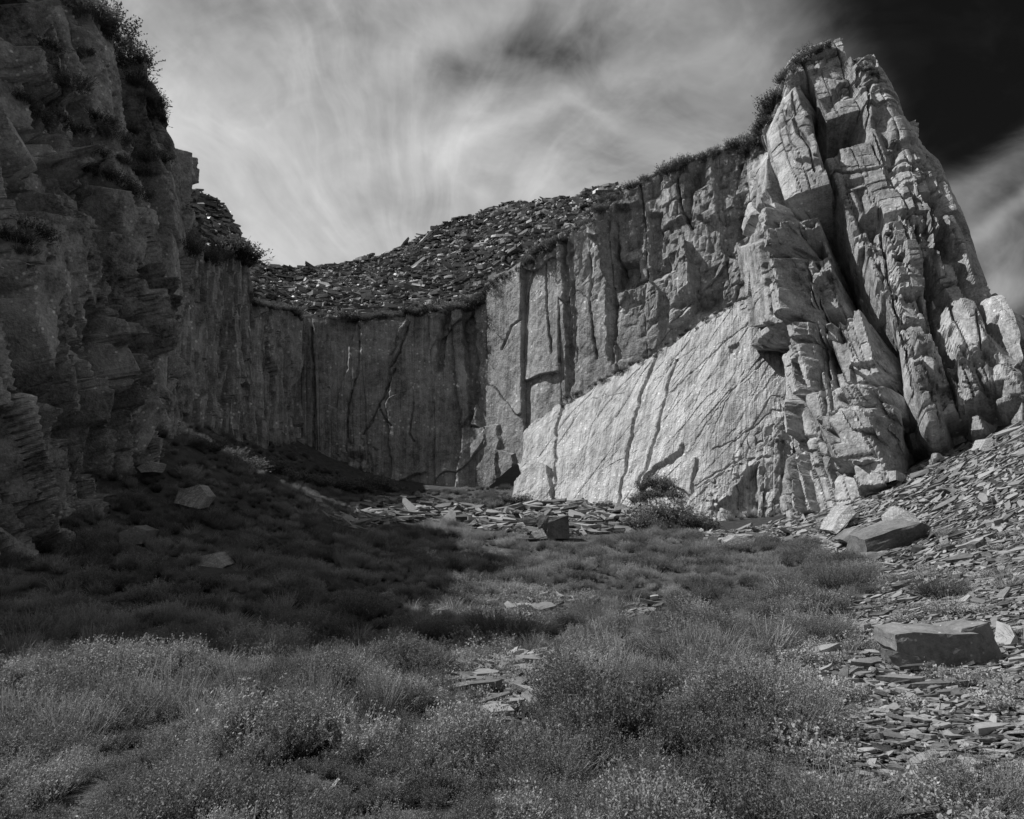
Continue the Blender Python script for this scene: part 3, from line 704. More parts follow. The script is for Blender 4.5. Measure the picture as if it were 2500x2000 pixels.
# ---------------------------------------------------------------- ground
GP = [(-20, 10, 1.0), (-12, 4, .2), (-10, -8, .2), (0, -10, 0), (0, 0, 0), (0, 4, 0), (-4, 5, 0), (3, 5, 0), (8, 0, .6), (12, 5, 1.4), (20, 12, 4.2), (26, 20, 9), (14, -10, 1.2), (30, 0, 6),
      (-30, 20, 4), (-28, 0, 2), (6.5, 9, .05), (-5, 9, .05), (0, 9, 0), (-8, 12, .25), (-26, 40, 12), (-30, 60, 18), (0, 75, 10), (20, 60, 9), (34, 36, 13), (-3, 13, .08), (3, 13, .08)]
GPX = [(2450, 1640, 10), (2500, 1400, 15), (2500, 1200, 22), (2500, 1050, 29), (2290, 1140, 31.8), (2400, 1090, 30.5), (2200, 1175, 32.6), (2060, 1240, 34.4), (1850, 1278, 37.3), (1800, 1350, 27.5), (2100, 1360, 23.5),
       (1750, 1500, 17), (1950, 1450, 17.5), (1700, 1262, 41.5), (1500, 1232, 45), (1270, 1220, 49.5), (1400, 1290, 38), (1250, 1312, 35.5), (900, 1335, 31), (1100, 1400, 24), (1200, 1500, 17.5), (1450, 1400, 24),
       (1450, 1500, 17.5), (0, 1560, 13.8), (0, 1430, 18), (0, 1300, 22.3), (200, 1255, 24.5), (330, 1180, 27.7), (430, 1075, 31.5), (520, 1110, 37), (640, 1160, 43), (740, 1178, 51), (850, 1195, 55), (1000, 1195, 58),
       (1150, 1200, 57), (500, 1250, 28), (600, 1400, 20.5), (300, 1400, 19.5), (760, 1235, 36), (880, 1240, 45), (1100, 1255, 45), (740, 1300, 30), (800, 1450, 19.5), (1000, 1455, 19.5), (2300, 1500, 13.2), (2060, 1600, 11)]
CT = np.array([list(p) for p in GP] + [list(P(*p)) for p in GPX])
def _tps(r): return np.where(r > 1e-9, r * r * np.log(r + 1e-12), 0)
_n = len(CT); _K = _tps(np.linalg.norm(CT[:, None, :2] - CT[None, :, :2], axis=2)) + np.eye(_n) * 3.0
_Pm = np.c_[np.ones(_n), CT[:, :2]]
_sol = np.linalg.solve(np.block([[_K, _Pm], [_Pm.T, np.zeros((3, 3))]]), np.r_[CT[:, 2], np.zeros(3)])
def gz(x, y):
    x = np.asarray(x, float); y = np.asarray(y, float); sh = x.shape
    q = np.stack([np.clip(x.ravel(), -45, 45), np.clip(y.ravel(), -14, 82)], 1)
    out = np.zeros(len(q))
    for a in range(0, len(q), 20000):
        b = q[a:a + 20000]
        out[a:a + 20000] = _tps(np.linalg.norm(b[:, None] - CT[None, :, :2], axis=2)) @ _sol[:_n] + _sol[_n] + b @ _sol[_n + 1:]
    z = out.reshape(sh)
    return z + 0.10 * fbm(x * .35, y * .35, 201, 4) * sstep(np.hypot(x, y), 1, 6) + 0.03 * fbm(x * 2.2, y * 2.2, 207, 3)

# image regions on the floor (photo outlines), used as masks for what grows or lies where
SCREE = [(1640, 1285), (1800, 1270), (2000, 1250), (2200, 1160), (2320, 1100), (2600, 1000), (3600, 1300), (3600, 2600), (1980, 2600), (1900, 2040), (1980, 1880), (1960, 1800), (1990, 1700), (1930, 1640), (1990, 1560), (2080, 1480), (2140, 1440), (2130, 1390), (2030, 1360), (1980, 1330), (1850, 1320), (1760, 1335)]
PATCHES = {
    'mid': [(1060, 1640), (1150, 1630), (1260, 1600), (1350, 1590), (1350, 1640), (1310, 1670), (1330, 1720), (1270, 1750), (1230, 1800), (1170, 1770), (1200, 1710), (1100, 1690)],
    'upper': [(1250, 1490), (1330, 1455), (1420, 1460), (1400, 1490), (1320, 1510), (1270, 1530)],
    'right': [(1500, 1490), (1600, 1465), (1610, 1490), (1540, 1520)],
    'pile': [(1130, 1265), (1260, 1240), (1420, 1228), (1540, 1240), (1570, 1275), (1540, 1300), (1380, 1312), (1250, 1300), (1150, 1290)],
    'back': [(870, 1240), (960, 1210), (1060, 1225), (1180, 1245), (1180, 1270), (1080, 1275), (960, 1280), (880, 1290)],
    'crest': [(720, 1215), (760, 1225), (860, 1270), (900, 1300), (880, 1310), (800, 1270)],
    'shelf': [(480, 1350), (560, 1380), (590, 1400), (540, 1410), (490, 1390)],
}
def gridmesh(x0, x1, y0, y1, nx, ny, warp=1.0):
    a = np.linspace(-1, 1, nx); b = np.linspace(0, 1, ny)
    X, Y = np.meshgrid((x0 + x1) / 2 + (x1 - x0) / 2 * np.sign(a) * np.abs(a) ** warp, y0 + (y1 - y0) * b ** warp, indexing='ij')
    return X, Y
X, Y = gridmesh(-45, 45, -14, 82, 240, 260)
Z = gz(X, Y)
GV = np.stack([X, Y, Z], 2).reshape(-1, 3); GF = grid_faces(240, 260)
# outer skirt to the horizon
ring = []; 
BVH_SRC.append((GV, GF))
gpx = to_px(GV[GF].mean(1)); isscree = inpoly(gpx, SCREE) & (GV[GF].mean(1)[:, 0] > 2)
def sub(V, F, m):
    vi, f = np.unique(F[m].ravel(), return_inverse=True); return V[vi], f.reshape(-1, F.shape[1])
far = []
e = 1400.0; n = 24
corner = [(-45, -14), (45, -14), (45, 82), (-45, 82)]
bl = [np.stack([np.linspace(corner[k][0], corner[(k + 1) % 4][0], n), np.linspace(corner[k][1], corner[(k + 1) % 4][1], n)], 1)[:-1] for k in range(4)]
bl = np.concatenate(bl); c0 = np.array([0, 34.0])
FV = []; 
for k, s in enumerate((1.0, 1.6, 4, 30)):
    q = c0 + (bl - c0) * s; z = gz(bl[:, 0], bl[:, 1]) + (0, 2, 3, 3)[k]
    FV.append(np.c_[q, z])
nb = len(bl); FVs = np.concatenate(FV); FF = []
for k in range(3):
    for i in range(nb):
        j = (i + 1) % nb; FF.append((k * nb + i, k * nb + j, (k + 1) * nb + j, (k + 1) * nb + i))
v1, f1 = sub(GV, GF, ~isscree)
Vg = np.concatenate([v1, FVs]); Fg = np.concatenate([f1, np.array(FF) + len(v1)])
ground = tag(new_obj('ground', np_mesh('ground', Vg, Fg, M['soil'])), 'dark peaty quarry floor under the heather', kind='structure')
v2, f2 = sub(GV, GF, isscree)
scree = tag(new_obj('scree_slope', np_mesh('scree_slope', v2, f2, M['scree_soil'])), 'loose slate scree sloping up to the tower on the right', kind='structure')

# ---------------------------------------------------------------- waste heaps above the walls
def heap_surface(cols, nu, nv, amp):
    def rec(u, v, px, tv): return amp * fbm(u * .25, v * .25, 301, 4) * sstep(tv, 0, .1), np.zeros_like(u)
    return patch(cols, nu, nv, rec)
HEAP = [[(560, 790, 66), (560, 640, 80), (560, 600, 84)], [(615, 760, 65), (612, 632, 82)], [(700, 790, 66), (705, 668, 86)], [(800, 800, 66), (790, 655, 87)], [(900, 790, 66), (880, 635, 88)], [(1020, 775, 65), (1000, 596, 88)],
        [(1120, 760, 64.5), (1110, 545, 88)], [(1210, 700, 63), (1190, 512, 87)], [(1310, 625, 61), (1275, 492, 84)], [(1440, 535, 59), (1400, 487, 76)], [(1520, 480, 58), (1470, 462, 70)]]
SH, uh, vh, ph, xh, nh = heap_surface(HEAP, 150, 90, 1.0)
heap = tag(new_obj('waste_heap', np_mesh('waste_heap', SH.reshape(-1, 3), grid_faces(150, 90), M['scree_soil'])), 'heap of broken slate waste above the back wall', kind='structure')
HEAP2 = [[(400, 580, 44), (400, 470, 49)], [(440, 575, 46), (445, 470, 52)], [(490, 590, 49), (492, 470, 54)], [(535, 598, 51), (540, 500, 55)], [(570, 605, 53), (560, 555, 56)], [(606, 622, 54), (585, 600, 57)]]
SH2, _, _, _, _, nh2 = heap_surface(HEAP2, 60, 40, .5)
heap2 = tag(new_obj('waste_heap', np_mesh('waste_heap', SH2.reshape(-1, 3), grid_faces(60, 40), M['scree_soil'])), 'small dark waste heap on the rim beside the left cliff', kind='structure')
for h_, s_, a_, b_ in ((heap, SH, 150, 90), (heap2, SH2, 60, 40)): BVH_SRC.append((s_.reshape(-1, 3), grid_faces(a_, b_)))

# ---------------------------------------------------------------- slates
def slate_shape(seed, el=1.6, th=.10):
    """an irregular broken plate about 1 m across, 3 stepped layers"""
    r = np.random.default_rng(seed); n = r.integers(5, 8)
    a = np.sort(r.uniform(0, 2 * np.pi, n) * .35 + np.linspace(0, 2 * np.pi, n, endpoint=False)); rad = r.uniform(.75, 1.1, n)
    p = np.stack([np.cos(a) * rad * .5 * el ** .5, np.sin(a) * rad * .5 / el ** .5], 1)
    lo = np.c_[p * r.uniform(.9, 1.02, (n, 1)), np.full(n, -th / 2) + r.uniform(-.02, .02, n)]
    hi = np.c_[p * r.uniform(.92, 1.0, (n, 1)), np.full(n, th / 2) + r.uniform(-.03, .03, n)]
    cap_c = np.array([[*(p.mean(0)), th / 2 + r.uniform(0, .015)]]); bot_c = np.array([[*(p.mean(0)), -th / 2]])
    V = np.concatenate([lo, hi, bot_c, cap_c]); F = []
    for i in range(n):
        j = (i + 1) % n
        F += [(i, j, n + j), (i, n + j, n + i), (n + i, n + j, 2 * n + 1), (j, i, 2 * n)]
    return V, np.array(F)
SHAPES = [slate_shape(900 + k, el=[1.4, 2.0, 2.8, 1.7, 3.6][k % 5], th=[.09, .13, .18, .11, .24, .15][k % 6]) for k in range(20)]

def frames(nrm, yaw, tilt, tdir):
    """rotation matrices that lay a plate on a surface with normal nrm, turned by yaw, tipped by tilt towards tdir"""
    n = nrm / np.linalg.norm(nrm, axis=1, keepdims=True)
    t = np.stack([np.cos(tdir), np.sin(tdir), np.zeros_like(tdir)], 1); n = n + t * np.tan(tilt)[:, None]; n /= np.linalg.norm(n, axis=1, keepdims=True)
    x = np.stack([np.cos(yaw), np.sin(yaw), np.zeros_like(yaw)], 1); x -= n * (x * n).sum(1, keepdims=True); x /= np.linalg.norm(x, axis=1, keepdims=True)
    return np.stack([x, np.cross(n, x), n], 2)

def slate_field(parent, pos, nrm, size, mat, name_rest, yaw0=0.0, yawv=1.0, tilt=.2, nbig=300, bigmask=None, piece='slate', rng=RNG):
    n = len(pos); yaw = yaw0 + rng.normal(0, yawv, n) + np.pi * rng.integers(0, 2, n)
    Rm = frames(nrm, yaw, np.abs(rng.normal(0, tilt, n)), rng.uniform(0, 2 * np.pi, n))
    k = rng.integers(0, len(SHAPES), n); tone = rng.random(n)
    d = np.linalg.norm(pos - np.array(EYE), axis=1); px = to_px(pos)
    vis = (px[:, 0] > 5) & (px[:, 0] < 2495) & (px[:, 1] < 1995)
    if bigmask is not None: vis &= bigmask
    order = np.argsort(-(size / d) * vis); big = order[:nbig]; rest = order[nbig:]
    meshes = {}
    for i in big:
        q = int(k[i])
        if q not in meshes:
            V, F = SHAPES[q]; meshes[q] = np_mesh(piece, V, F, mat, attr=np.full(len(V), .3 + .05 * q))
        o = new_obj(piece, meshes[q], parent)
        Mx = Matrix(Rm[i].tolist()).to_4x4(); Mx = Matrix.Translation(pos[i].tolist()) @ Mx @ Matrix.Scale(float(size[i]), 4)
        o.matrix_world = Mx
    Vs, Fs, Ts = [], [], []; off = 0
    for q in range(len(SHAPES)):
        w = rest[k[rest] == q]
        if not len(w): continue
        V, F = SHAPES[q]
        VV = np.einsum('nij,vj->nvi', Rm[w] * size[w][:, None, None], V) + pos[w][:, None]
        FFq = F[None] + (np.arange(len(w)) * len(V))[:, None, None] + off
        Vs.append(VV.reshape(-1, 3)); Fs.append(FFq.reshape(-1, 3)); Ts.append(np.repeat(tone[w], len(V))); off += len(w) * len(V)
    if Vs:
        o = new_obj(name_rest, np_mesh(name_rest, np.concatenate(Vs), np.concatenate(Fs), mat, attr=np.concatenate(Ts)), parent); o['kind'] = 'stuff'

def gnormal(x, y):
    e = .3; return np.stack([-(gz(x + e, y) - gz(x - e, y)) / (2 * e), -(gz(x, y + e) - gz(x, y - e)) / (2 * e), np.ones_like(x)], 1)

def scatter(n, x0, x1, y0, y1, poly=None, polys=None, dens=None, seed=1):
    r = np.random.default_rng(seed); x = r.uniform(x0, x1, n); y = r.uniform(y0, y1, n)
    z = gz(x, y); p = to_px(np.stack([x, y, z], 1))
    m = np.ones(n, bool)
    if poly is not None: m = inpoly(p, poly)
    if polys is not None:
        m = np.zeros(n, bool)
        for q in polys: m |= inpoly(p, q)
    if dens is not None: m &= r.random(n) < dens(x, y, p)
    return x[m], y[m], z[m], p[m]

# right-hand scree
rs = np.random.default_rng(5)
x, y, z, p = scatter(190000, 1.0, 24, 3.0, 36, poly=SCREE, dens=lambda x, y, p: np.clip(1.0 - (y - 7) / 16, .16, 1) * np.where(p[:, 0] > 2700, .45, 1), seed=3)
size = (0.034 + 0.0072 * y) * rs.lognormal(0, .38, len(x)); size = np.clip(size, .04, 1.3)
big = rs.random(len(x)) < .012; size[big] *= 2.0
pos = np.stack([x, y, z + .01 + rs.random(len(x)) * .05 * (size / .3)], 1)

slate_field(scree, pos, gnormal(x, y), size, M['slate'], 'slate_litter', yaw0=.3, yawv=.45, tilt=.26, nbig=300)
# bare slate patches in the heather and the pile under the slab
polys = [PATCHES[k] for k in ('mid', 'upper', 'right', 'pile', 'back', 'crest')]
x, y, z, p = scatter(60000, -16, 10, 5, 56, polys=polys, dens=lambda x, y, p: np.clip(.9 - (y - 8) / 60, .3, 1) * np.where(y < 14, 1, .55), seed=4)
size = (0.10 + 0.0105 * y) * rs.lognormal(0, .4, len(x)); size = np.clip(size, .06, np.where(y < 14, .34, 1.2))
pos = np.stack([x, y, z + .02 + rs.random(len(x)) * .25 * size + np.where(y < 11, .05, 0)], 1)

slate_field(ground, pos, gnormal(x, y), size, M['slate'], 'slate_litter', yaw0=.1, yawv=.9, tilt=.28, nbig=200)
# small chips all over the near floor
x, y, z, p = scatter(9000, -9, 8, 2.4, 14, dens=lambda x, y, p: .5 * (~inpoly(p, SCREE)), seed=6)
size = .03 + .07 * rs.random(len(x)) ** 2
slate_field(ground, np.stack([x, y, z + .012], 1), gnormal(x, y), size, M['slate'], 'slate_litter', yawv=2, tilt=.2, nbig=0)
# waste heaps
for S_, N_, parent, cnt, sz, nb_, sd in ((SH, nh, heap, 15000, .62, 200, 31), (SH2, nh2, heap2, 1800, .55, 60, 32)):
    r = np.random.default_rng(sd); a, b = S_.shape[:2]
    i = r.uniform(0, a - 1.001, cnt); j = r.uniform(0, b - 1.001, cnt) if S_ is SH2 else (b - 1.001) * r.uniform(0, 1, cnt)
    i0, j0 = i.astype(int), j.astype(int); fi, fj = (i - i0)[:, None], (j - j0)[:, None]
    pos = (S_[i0, j0] * (1 - fi) + S_[i0 + 1, j0] * fi) * (1 - fj) + (S_[i0, j0 + 1] * (1 - fi) + S_[i0 + 1, j0 + 1] * fi) * fj
    nr = N_[i0, j0]; nr = np.where(nr[:, 2:] < 0, -nr, nr)
    nr = nr + np.array([0, 0, 2.2])
    size = sz * np.clip(r.lognormal(0, .5, cnt), .3, 3.0)
    pos = pos + nr / np.linalg.norm(nr, axis=1, keepdims=True) * (r.random(cnt) * .3)[:, None]
    slate_field(parent, pos, nr, size, M['slate_far'], 'slate_litter', yaw0=.1, yawv=.8, tilt=.30, nbig=nb_, rng=r)

# ---------------------------------------------------------------- placing by sight line
_off = 0; _V = []; _F = []
for V_, F_ in BVH_SRC:
    _V.append(V_); _F.append(F_ + _off); _off += len(V_)
TREE = BVHTree.FromPolygons(np.concatenate(_V).tolist(), np.concatenate(_F).tolist())
def hit(px, py):
    q = Vector(P(px, py, 10.0).tolist()) - EYE; q.normalize()
    loc, nrm, idx, dist = TREE.ray_cast(EYE, q)
    return (loc, nrm) if loc is not None else (None, None)

# ---------------------------------------------------------------- plants
def tuft_arrays(seed, stems=130, height=.42, radius=.10, lean=(15, 62), leaves=14, leaf=(.022, .006), width=.0035, curl=.35, up=0.0, jig=.16, spread=.007):
    """woody sprigs fanning out of one root, each a tapering ribbon with small leaves; tone runs from root (0) to tip (1)"""
    r = np.random.default_rng(seed); V, F, T = [], [], []
    def add(p, f, t):
        b = len(V); V.extend(p); T.extend(t); F.extend([tuple(b + k for k in q) for q in f])
    for s in range(stems):
        a = r.uniform(0, 2 * np.pi); rr = radius * math.sqrt(r.random()); le = R(r.uniform(*lean)) * (0.35 + .65 * math.sqrt(r.random()))
        d = np.array([math.cos(a) * math.sin(le), math.sin(a) * math.sin(le), math.cos(le)]); d += r.normal(0, .1, 3); d /= np.linalg.norm(d)
        L = height * r.uniform(.55, 1.1); q = np.array([math.cos(a) * rr, math.sin(a) * rr, 0]) ; pts = [q]
        seg = 4
        for k in range(seg):
            d = d + np.array([0, 0, curl / seg]) + r.normal(0, jig, 3); d /= np.linalg.norm(d); pts.append(pts[-1] + d * L / seg)
        pts = np.array(pts); side = np.cross(d, r.normal(0, 1, 3)); side /= np.linalg.norm(side)
        w = np.linspace(width, width * .35, seg + 1)[:, None]
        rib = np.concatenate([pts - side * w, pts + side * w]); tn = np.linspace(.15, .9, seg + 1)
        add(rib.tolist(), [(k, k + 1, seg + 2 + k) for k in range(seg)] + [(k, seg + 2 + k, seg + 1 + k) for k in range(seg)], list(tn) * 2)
        for k in range(leaves):
            t = r.uniform(.28, 1.02); i = min(int(t * seg), seg - 1); f = t * seg - i; c = pts[i] * (1 - f) + pts[i + 1] * f + r.normal(0, spread, 3) * (.4 + t)
            dr = r.normal(0, 1, 3); dr[2] = abs(dr[2]) * .6 + .25 + up; dr /= np.linalg.norm(dr); sd = np.cross(dr, r.normal(0, 1, 3)); sd /= np.linalg.norm(sd)
            l = leaf[0] * r.uniform(.6, 1.3); lw = leaf[1] * r.uniform(.7, 1.3)
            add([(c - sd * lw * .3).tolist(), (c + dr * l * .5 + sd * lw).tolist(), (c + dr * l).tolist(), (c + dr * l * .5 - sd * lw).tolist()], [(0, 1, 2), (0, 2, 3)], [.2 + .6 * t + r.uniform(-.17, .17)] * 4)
    return np.array(V), np.array(F), np.array(T)

def grass_arrays(seed, blades=130, height=.26, radius=.14):
    r = np.random.default_rng(seed); V, F, T = [], [], []
    for s in range(blades):
        a = r.uniform(0, 2 * np.pi); rr = radius * math.sqrt(r.random()); le = R(r.uniform(2, 50))
        d = np.array([math.cos(a) * math.sin(le), math.sin(a) * math.sin(le), math.cos(le)]); L = height * r.uniform(.5, 1.1)
        pts = [np.array([math.cos(a) * rr, math.sin(a) * rr, 0])]
        for k in range(4):
            d = d + np.array([math.cos(a), math.sin(a), -1]) * .07 * k + r.normal(0, .05, 3); d /= np.linalg.norm(d); pts.append(pts[-1] + d * L / 4)
        pts = np.array(pts); side = np.cross(d, r.normal(0, 1, 3)); side /= np.linalg.norm(side); w = np.array([.0022, .0022, .0018, .0012, .0003])[:, None]
        b = len(V); V.extend(np.concatenate([pts - side * w, pts + side * w]).tolist()); T.extend([.5 + r.uniform(-.3, .4)] * 10)
        for k in range(4): F += [(b + k, b + k + 1, b + 6 + k), (b + k, b + 6 + k, b + 5 + k)]
    return np.array(V), np.array(F), np.array(T)

def mesh3(name, arr, mat): return np_mesh(name, arr[0], arr[1], mat, attr=arr[2])
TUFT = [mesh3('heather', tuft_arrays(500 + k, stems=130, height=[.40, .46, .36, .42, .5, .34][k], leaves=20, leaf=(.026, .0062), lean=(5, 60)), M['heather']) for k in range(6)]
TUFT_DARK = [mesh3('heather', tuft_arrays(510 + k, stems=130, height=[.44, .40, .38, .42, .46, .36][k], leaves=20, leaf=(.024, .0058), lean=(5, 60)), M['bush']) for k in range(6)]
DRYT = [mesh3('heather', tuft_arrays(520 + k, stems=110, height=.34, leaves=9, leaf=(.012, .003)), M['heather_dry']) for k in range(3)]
BILB = [mesh3('bilberry', tuft_arrays(530 + k, stems=34, height=.15, radius=.12, leaves=11, leaf=(.022, .008), width=.002, lean=(5, 50)), M['bilberry']) for k in range(3)]
GRAS = [mesh3('grass', grass_arrays(540 + k), M['grass']) for k in range(3)]

def gn_scatter(name, pos, rot, scl, pick, meshes, parent=None):
    """one mass of plants: a point cloud that carries a plant mesh on every point"""
    me = bpy.data.meshes.new(name); me.vertices.add(len(pos)); me.vertices.foreach_set('co', np.asarray(pos, np.float32).ravel())
    for nm, typ, dat in (('rot', 'FLOAT_VECTOR', rot), ('scl', 'FLOAT', scl), ('pick', 'INT', pick)):
        a = me.attributes.new(nm, typ, 'POINT'); a.data.foreach_set('vector' if typ == 'FLOAT_VECTOR' else 'value', np.asarray(dat, np.int32 if typ == 'INT' else np.float32).ravel())
    me.update()
    o = new_obj(name, me, parent)
    g = bpy.data.node_groups.new(name, 'GeometryNodeTree')
    g.interface.new_socket('Geometry', in_out='INPUT', socket_type='NodeSocketGeometry'); g.interface.new_socket('Geometry', in_out='OUTPUT', socket_type='NodeSocketGeometry')
    gi = g.nodes.new('NodeGroupInput'); go = g.nodes.new('NodeGroupOutput'); L = g.links
    join = g.nodes.new('GeometryNodeGeometryToInstance')
    for m in meshes:
        src = bpy.data.objects.new(m.name, m)
        oi = g.nodes.new('GeometryNodeObjectInfo'); oi.inputs['Object'].default_value = src; oi.inputs['As Instance'].default_value = True
        L.new(oi.outputs['Geometry'], join.inputs[0])
    # links into a multi-input read last-first: the order does not matter here
    jg = g.nodes.new('GeometryNodeJoinGeometry')
    for l in list(join.inputs[0].links): 
        s_ = l.from_socket; L.remove(l); L.new(s_, jg.inputs[0])
    g.nodes.remove(join)
    ip = g.nodes.new('GeometryNodeInstanceOnPoints'); ip.inputs['Pick Instance'].default_value = True
    mp = g.nodes.new('GeometryNodeMeshToPoints'); L.new(gi.outputs[0], mp.inputs['Mesh']); L.new(mp.outputs[0], ip.inputs['Points'])
    L.new(jg.outputs[0], ip.inputs['Instance'])
    def attr(nm, typ):
        n = g.nodes.new('GeometryNodeInputNamedAttribute'); n.data_type = typ; n.inputs['Name'].default_value = nm; return n.outputs['Attribute']
    L.new(attr('pick', 'INT'), ip.inputs['Instance Index']); L.new(attr('scl', 'FLOAT'), ip.inputs['Scale'])
    e2r = g.nodes.new('FunctionNodeEulerToRotation'); L.new(attr('rot', 'FLOAT_VECTOR'), e2r.inputs[0]); L.new(e2r.outputs[0], ip.inputs['Rotation'])
    L.new(ip.outputs[0], go.inputs[0])
    md = o.modifiers.new('plants', 'NODES'); md.node_group = g
    o['kind'] = 'stuff'
    return o

ALLP = list(PATCHES.values())
def heather_density(x, y, p):
    m = ~inpoly(p, SCREE); m &= ~inpoly(p, [(1900, 1640), (1985, 1540), (2080, 1480), (2400, 1500), (2400, 2700), (1820, 2700), (1850, 2050), (1910, 1900), (1890, 1800), (1920, 1720)])
    for nm, q in PATCHES.items():
        c = np.mean(q, 0); dn = {'mid': 130, 'upper': 45, 'right': 45, 'pile': 14, 'back': 10, 'crest': 10, 'shelf': 25}[nm]
        for k in (0, .33, .66, 1): m &= ~inpoly(p, [(c[0] + (a - c[0]) * 1.12, c[1] + (b - c[1]) * 1.12 + dn * k) for a, b in q])
    a_, b_, dx_, dy_, e_ = voro(x / 1.15, y / 1.15, 617); thin = sstep(np.hypot(dx_, dy_), .62, .34) * (_h(a_, b_, 9) > .16)        # bushes with gaps between
    path = np.exp(-((p[:, 0] - (1180 + (p[:, 1] - 1700) * -.25)) / 130) ** 2) * ((p[:, 1] > 1430) & (p[:, 1] < 1850))
    return m * (np.where(y < 9, .34, .2) + 0.7 * thin) * (1 - .85 * path) * np.clip(1.15 - y / 70, .4, 1)
x, y, z, p = scatter(42000, -30, 16, 2.2, 58, dens=heather_density, seed=41)
inview = (p[:, 0] > -500) & (p[:, 0] < 2900) & (p[:, 1] < 2700)
x, y, z, p = x[inview], y[inview], z[inview], p[inview]
n = len(x)
rot = np.stack([rs.normal(0, .12, n), rs.normal(0, .12, n), rs.uniform(0, 6.28, n)], 1)
va_, vb_, vx_, vy_, ve_ = voro(x / 1.15, y / 1.15, 617); clump = _h(va_, vb_, 13)
hs = rs.lognormal(0, .15, n) * (.48 + .62 * clump) * (1.1 - .75 * np.hypot(vx_, vy_)) * np.where(y < 6, .85, 1.08)
xf, yf, zf, pf = scatter(9000, -9, 8, 2.4, 12, dens=lambda x, y, p: .55 * (~inpoly(p, SCREE)) * (~inpoly(p, PATCHES['mid'])) * (p[:, 0] < 1900), seed=47)
nf = len(xf); x, y, z = np.r_[x, xf], np.r_[y, yf], np.r_[z, zf]; hs = np.r_[hs, rs.uniform(.22, .5, nf)]; n = len(x)
rot = np.r_[rot, np.stack([rs.normal(0, .2, nf), rs.normal(0, .2, nf), rs.uniform(0, 6.28, nf)], 1)]; va_, vb_, vx_, vy_, ve_ = voro(x / 1.15, y / 1.15, 617)
heather = gn_scatter('heather', np.stack([x, y, z - .02], 1), rot, hs, np.where((_h(va_, vb_, 15) > .52) | (np.arange(n) >= n - nf), 6, 0) + rs.integers(0, 6, n), TUFT + TUFT_DARK)
tag(heather, 'low heather covering the quarry floor', 'heather')
# paler, drier sprigs mixed in
x, y, z, p = scatter(9000, -26, 14, 2.2, 45, dens=lambda x, y, p: heather_density(x, y, p) * sstep(fbm(x * .4 + 3, y * .4, 631, 3), .0, .35), seed=42)
n = len(x); rot = np.stack([rs.normal(0, .15, n), rs.normal(0, .15, n), rs.uniform(0, 6.28, n)], 1)
dry = gn_scatter('dry_heather', np.stack([x, y, z], 1), rot, rs.lognormal(.1, .2, n), rs.integers(0, 3, n), DRYT); tag(dry, 'pale dry sprigs standing among the heather', 'heather')
# small bright leafy plants along bare ground
def bil(x, y, p):
    k = sstep(fbm(x * .7, y * .7, 641, 3), .05, .35) * inpoly(p, SCREE) * sstep(y, 24, 12) * .28
    path = np.exp(-((p[:, 0] - (1180 + (p[:, 1] - 1700) * -.25)) / 150) ** 2) * ((p[:, 1] > 1430) & (p[:, 1] < 1850)) * .55
    edge = np.exp(-((p[:, 0] - 1960) / 90) ** 2) * (p[:, 1] > 1450) * .35
    low = sstep(fbm(x * .9, y * .9, 645, 3), .2, .5) * (p[:, 1] > 1500) * .03
    return np.clip(k + path + edge + low, 0, 1)
x, y, z, p = scatter(16000, -9, 15, 3, 26, dens=bil, seed=43)
n = len(x); rot = np.stack([rs.normal(0, .2, n), rs.normal(0, .2, n), rs.uniform(0, 6.28, n)], 1)
bl_ = gn_scatter('bilberry', np.stack([x, y, z], 1), rot, rs.lognormal(0, .25, n), rs.integers(0, 3, n), BILB); tag(bl_, 'small bright leafy plants on bare ground', 'ground cover')
def gras(x, y, p):
    k = inpoly(p, [(700, 1200), (760, 1215), (900, 1300), (940, 1340), (880, 1350), (780, 1290)]) * 1.0
    k = k + inpoly(p, [(880, 1320), (1080, 1270), (1150, 1290), (1130, 1330), (950, 1350)]) * .7 + inpoly(p, SCREE) * .02 * (y < 16) + .05 * sstep(fbm(x * .6, y * .6, 651, 3), .15, .4)
    va, vb, vx, vy, ve = voro(x / 1.15, y / 1.15, 617); k = k + .12 * sstep(np.hypot(vx, vy), .35, .6) * ~inpoly(p, SCREE) * (y < 30)
    return np.clip(k * (y > 9), 0, 1)
x, y, z, p = scatter(20000, -18, 14, 3, 48, dens=gras, seed=44)
n = len(x); rot = np.stack([rs.normal(0, .15, n), rs.normal(0, .15, n), rs.uniform(0, 6.28, n)], 1)
gr_ = gn_scatter('dry_grass', np.stack([x, y, z], 1), rot, rs.lognormal(.1, .25, n), rs.integers(0, 3, n), GRAS); tag(gr_, 'pale dry grass in tufts among the heather', 'grass')

